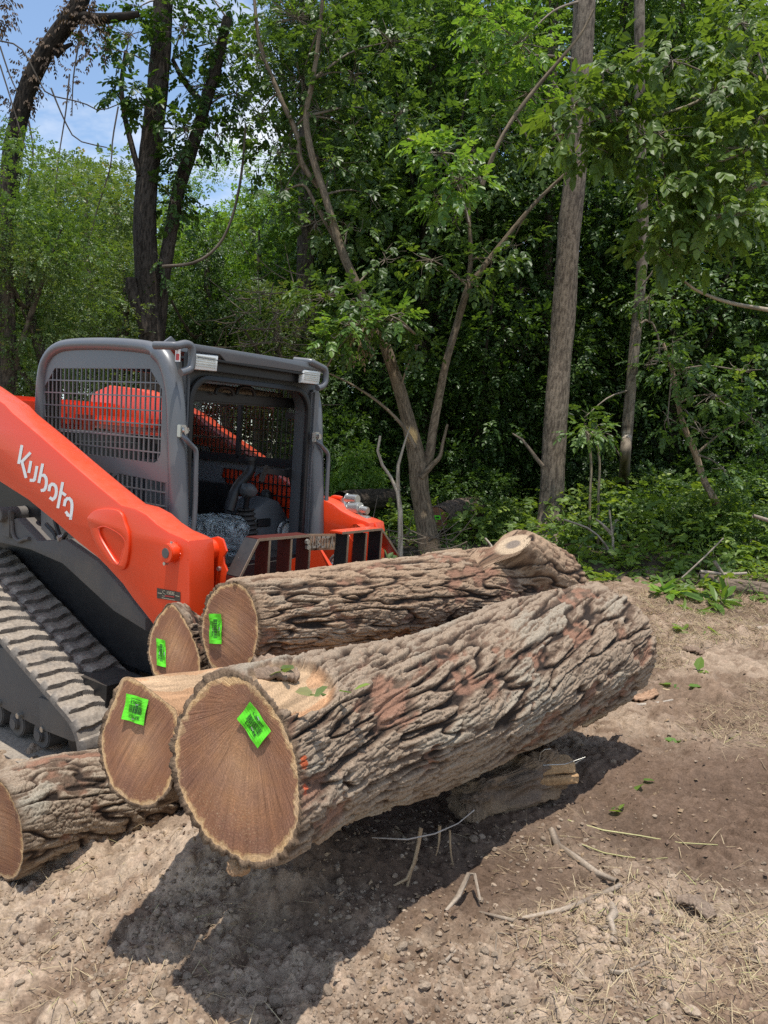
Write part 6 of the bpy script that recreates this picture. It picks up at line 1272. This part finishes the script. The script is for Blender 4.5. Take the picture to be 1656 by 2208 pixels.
# tagged log lying in the shade behind the forked tree
gl = thing('shaded_log', 'log with a green tag lying in the shade behind the foot of the forked tree', 'log', W(945, 1120, 10.6))
pp = [W(940, 1120, 10.4), W(985, 1105, 11.2), W(1030, 1095, 12)]
part('bark', wood_mesh('bark', [(pp, [.19, .20, .18])], (.04, .03, .024), (.15, .11, .085), rough=.12, n=24, seed=61), M['trunk'], gl)
ax = pp[1]-pp[0]; ax /= np.linalg.norm(ax); m = MB(); m.cyl(pp[0]-ax*.005, ax, .165, .02, 28); me = m.mesh('cut_face', True); attr_c(me, 'Col', np.tile([[.22, .10, .06]], (len(me.vertices), 1))); part('cut_face', me, M['trunk'], gl)
e1_, e2_ = frame_of(ax); c0 = pp[0]-ax*.022+e1_*.03+e2_*.03; m = MB(); m.add([c0-e1_*.045-e2_*.028, c0+e1_*.045-e2_*.028, c0+e1_*.045+e2_*.028, c0-e1_*.045+e2_*.028], [[0, 1, 2, 3]]); tg_ = m.build('tag', M['green'], gl); m = MB(); c1 = c0-ax*.003; m.add([c1-e1_*.025-e2_*.012, c1+e1_*.025-e2_*.012, c1+e1_*.025+e2_*.012, c1-e1_*.025+e2_*.012], [[0, 1, 2, 3]]); m.build('tag_print', M['ink'], tg_)
# heaps of brush in the shade
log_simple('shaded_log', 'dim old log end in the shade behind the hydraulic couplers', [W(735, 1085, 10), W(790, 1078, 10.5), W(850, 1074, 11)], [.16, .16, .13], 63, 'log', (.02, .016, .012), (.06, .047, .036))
def brush(label, px, py, Y, rx, rz, n, seed):
    r_ = np.random.default_rng(seed); c = W(px, py, Y); st = []
    for k in range(n):
        a = c+r_.normal(size=3)*np.array([rx, rx*.6, rz]); d = r_.normal(size=3)*np.array([1, .6, .45]); d /= np.linalg.norm(d); L = r_.uniform(.2, .7); st.append(([a, a+d*L*.5+[0, 0, -.03], a+d*L], [.008, .006, .003]))
    t = thing('brush_heap', label, 'brush heap', (c[0], c[1], float(gz(c[0], c[1])))); part('dead_branches', wood_mesh('dead_branches', st, (.07, .055, .04), (.20, .16, .12), seed=seed), M['twig'], t)['kind'] = 'stuff'
brush('heap of thin dead brush in the shade left of the forked tree foot', 870, 1165, 9.3, .35, .08, 46, 3); brush('tangle of pale dead twigs above the cab roof among the olive leaves', 590, 700, 10.5, .40, .35, 90, 4)
# ================================================================== CAMERA, SKY, SUN
cam = bpy.data.objects.new('camera', bpy.data.cameras.new('camera')); C.objects.link(cam)
cam.data.sensor_fit = 'HORIZONTAL'; cam.data.sensor_width = 36; cam.data.lens = 36*FPX/1656; cam.data.clip_start = .05; cam.data.clip_end = 2000
cam.location = CAM; cam.rotation_euler = (PI/2-PITCH, 0, 0); bpy.context.scene.camera = cam
S = Vector((.06, -.20, 1.0)).normalized()
sun = bpy.data.objects.new('sun', bpy.data.lights.new('sun', 'SUN')); C.objects.link(sun)
sun.data.energy = 5.0; sun.data.angle = R(.53); sun.data.color = (1, .955, .88); sun.rotation_euler = S.to_track_quat('Z', 'Y').to_euler(); sun.location = (0, 0, 30)
w = bpy.data.worlds.new('World'); bpy.context.scene.world = w; w.use_nodes = True; nt = w.node_tree; nt.nodes.clear()
sky = nt.nodes.new('ShaderNodeTexSky'); sky.sky_type = 'NISHITA'; sky.sun_disc = False; sky.sun_elevation = math.asin(S.z); sky.sun_rotation = math.atan2(S.x, S.y)
sky.air_density = 1.2; sky.dust_density = .6; sky.ozone_density = 1.6
bg = nt.nodes.new('ShaderNodeBackground'); bg.inputs[1].default_value = .15; wo = nt.nodes.new('ShaderNodeOutputWorld')
tc = nt.nodes.new('ShaderNodeTexCoord'); mp = nt.nodes.new('ShaderNodeMapping'); mp.inputs['Scale'].default_value = (1, 1, 2.2)
nz = nt.nodes.new('ShaderNodeTexNoise'); nz.inputs['Scale'].default_value = 3.2; nz.inputs['Detail'].default_value = 9; nz.inputs['Roughness'].default_value = .58; nz.inputs['Distortion'].default_value = .3
cr = nt.nodes.new('ShaderNodeValToRGB'); cr.color_ramp.elements[0].position = .47; cr.color_ramp.elements[1].position = .68
mx = nt.nodes.new('ShaderNodeMix'); mx.data_type = 'RGBA'; mx.inputs[7].default_value = (7.2, 7.4, 7.8, 1)
L_ = nt.links.new
L_(tc.outputs['Generated'], mp.inputs[0]); L_(mp.outputs[0], nz.inputs['Vector']); L_(nz.outputs[0], cr.inputs[0]); L_(cr.outputs[0], mx.inputs[0]); sk = nt.nodes.new('ShaderNodeMix'); sk.data_type = 'RGBA'; sk.blend_type = 'MULTIPLY'; sk.inputs[0].default_value = 1; sk.inputs[7].default_value = (1.35, 1.35, 1.35, 1); L_(sky.outputs[0], sk.inputs[6]); L_(sk.outputs[2], mx.inputs[6]); L_(mx.outputs[2], bg.inputs[0]); L_(bg.outputs[0], wo.inputs[0])
sc = bpy.context.scene
sc.view_settings.view_transform = 'Standard'; sc.view_settings.look = 'None'; sc.view_settings.exposure = 0; sc.view_settings.gamma = 1
sc.render.engine = 'CYCLES'; cy = sc.cycles
cy.max_bounces = 6; cy.diffuse_bounces = 3; cy.glossy_bounces = 3; cy.transmission_bounces = 3; cy.transparent_max_bounces = 6; cy.caustics_reflective = False; cy.caustics_refractive = False
cy.sample_clamp_indirect = 6
cy.use_denoising = False
try: cy.denoiser = 'OPENIMAGEDENOISE'; cy.denoising_input_passes = 'RGB_ALBEDO_NORMAL'
except Exception: pass
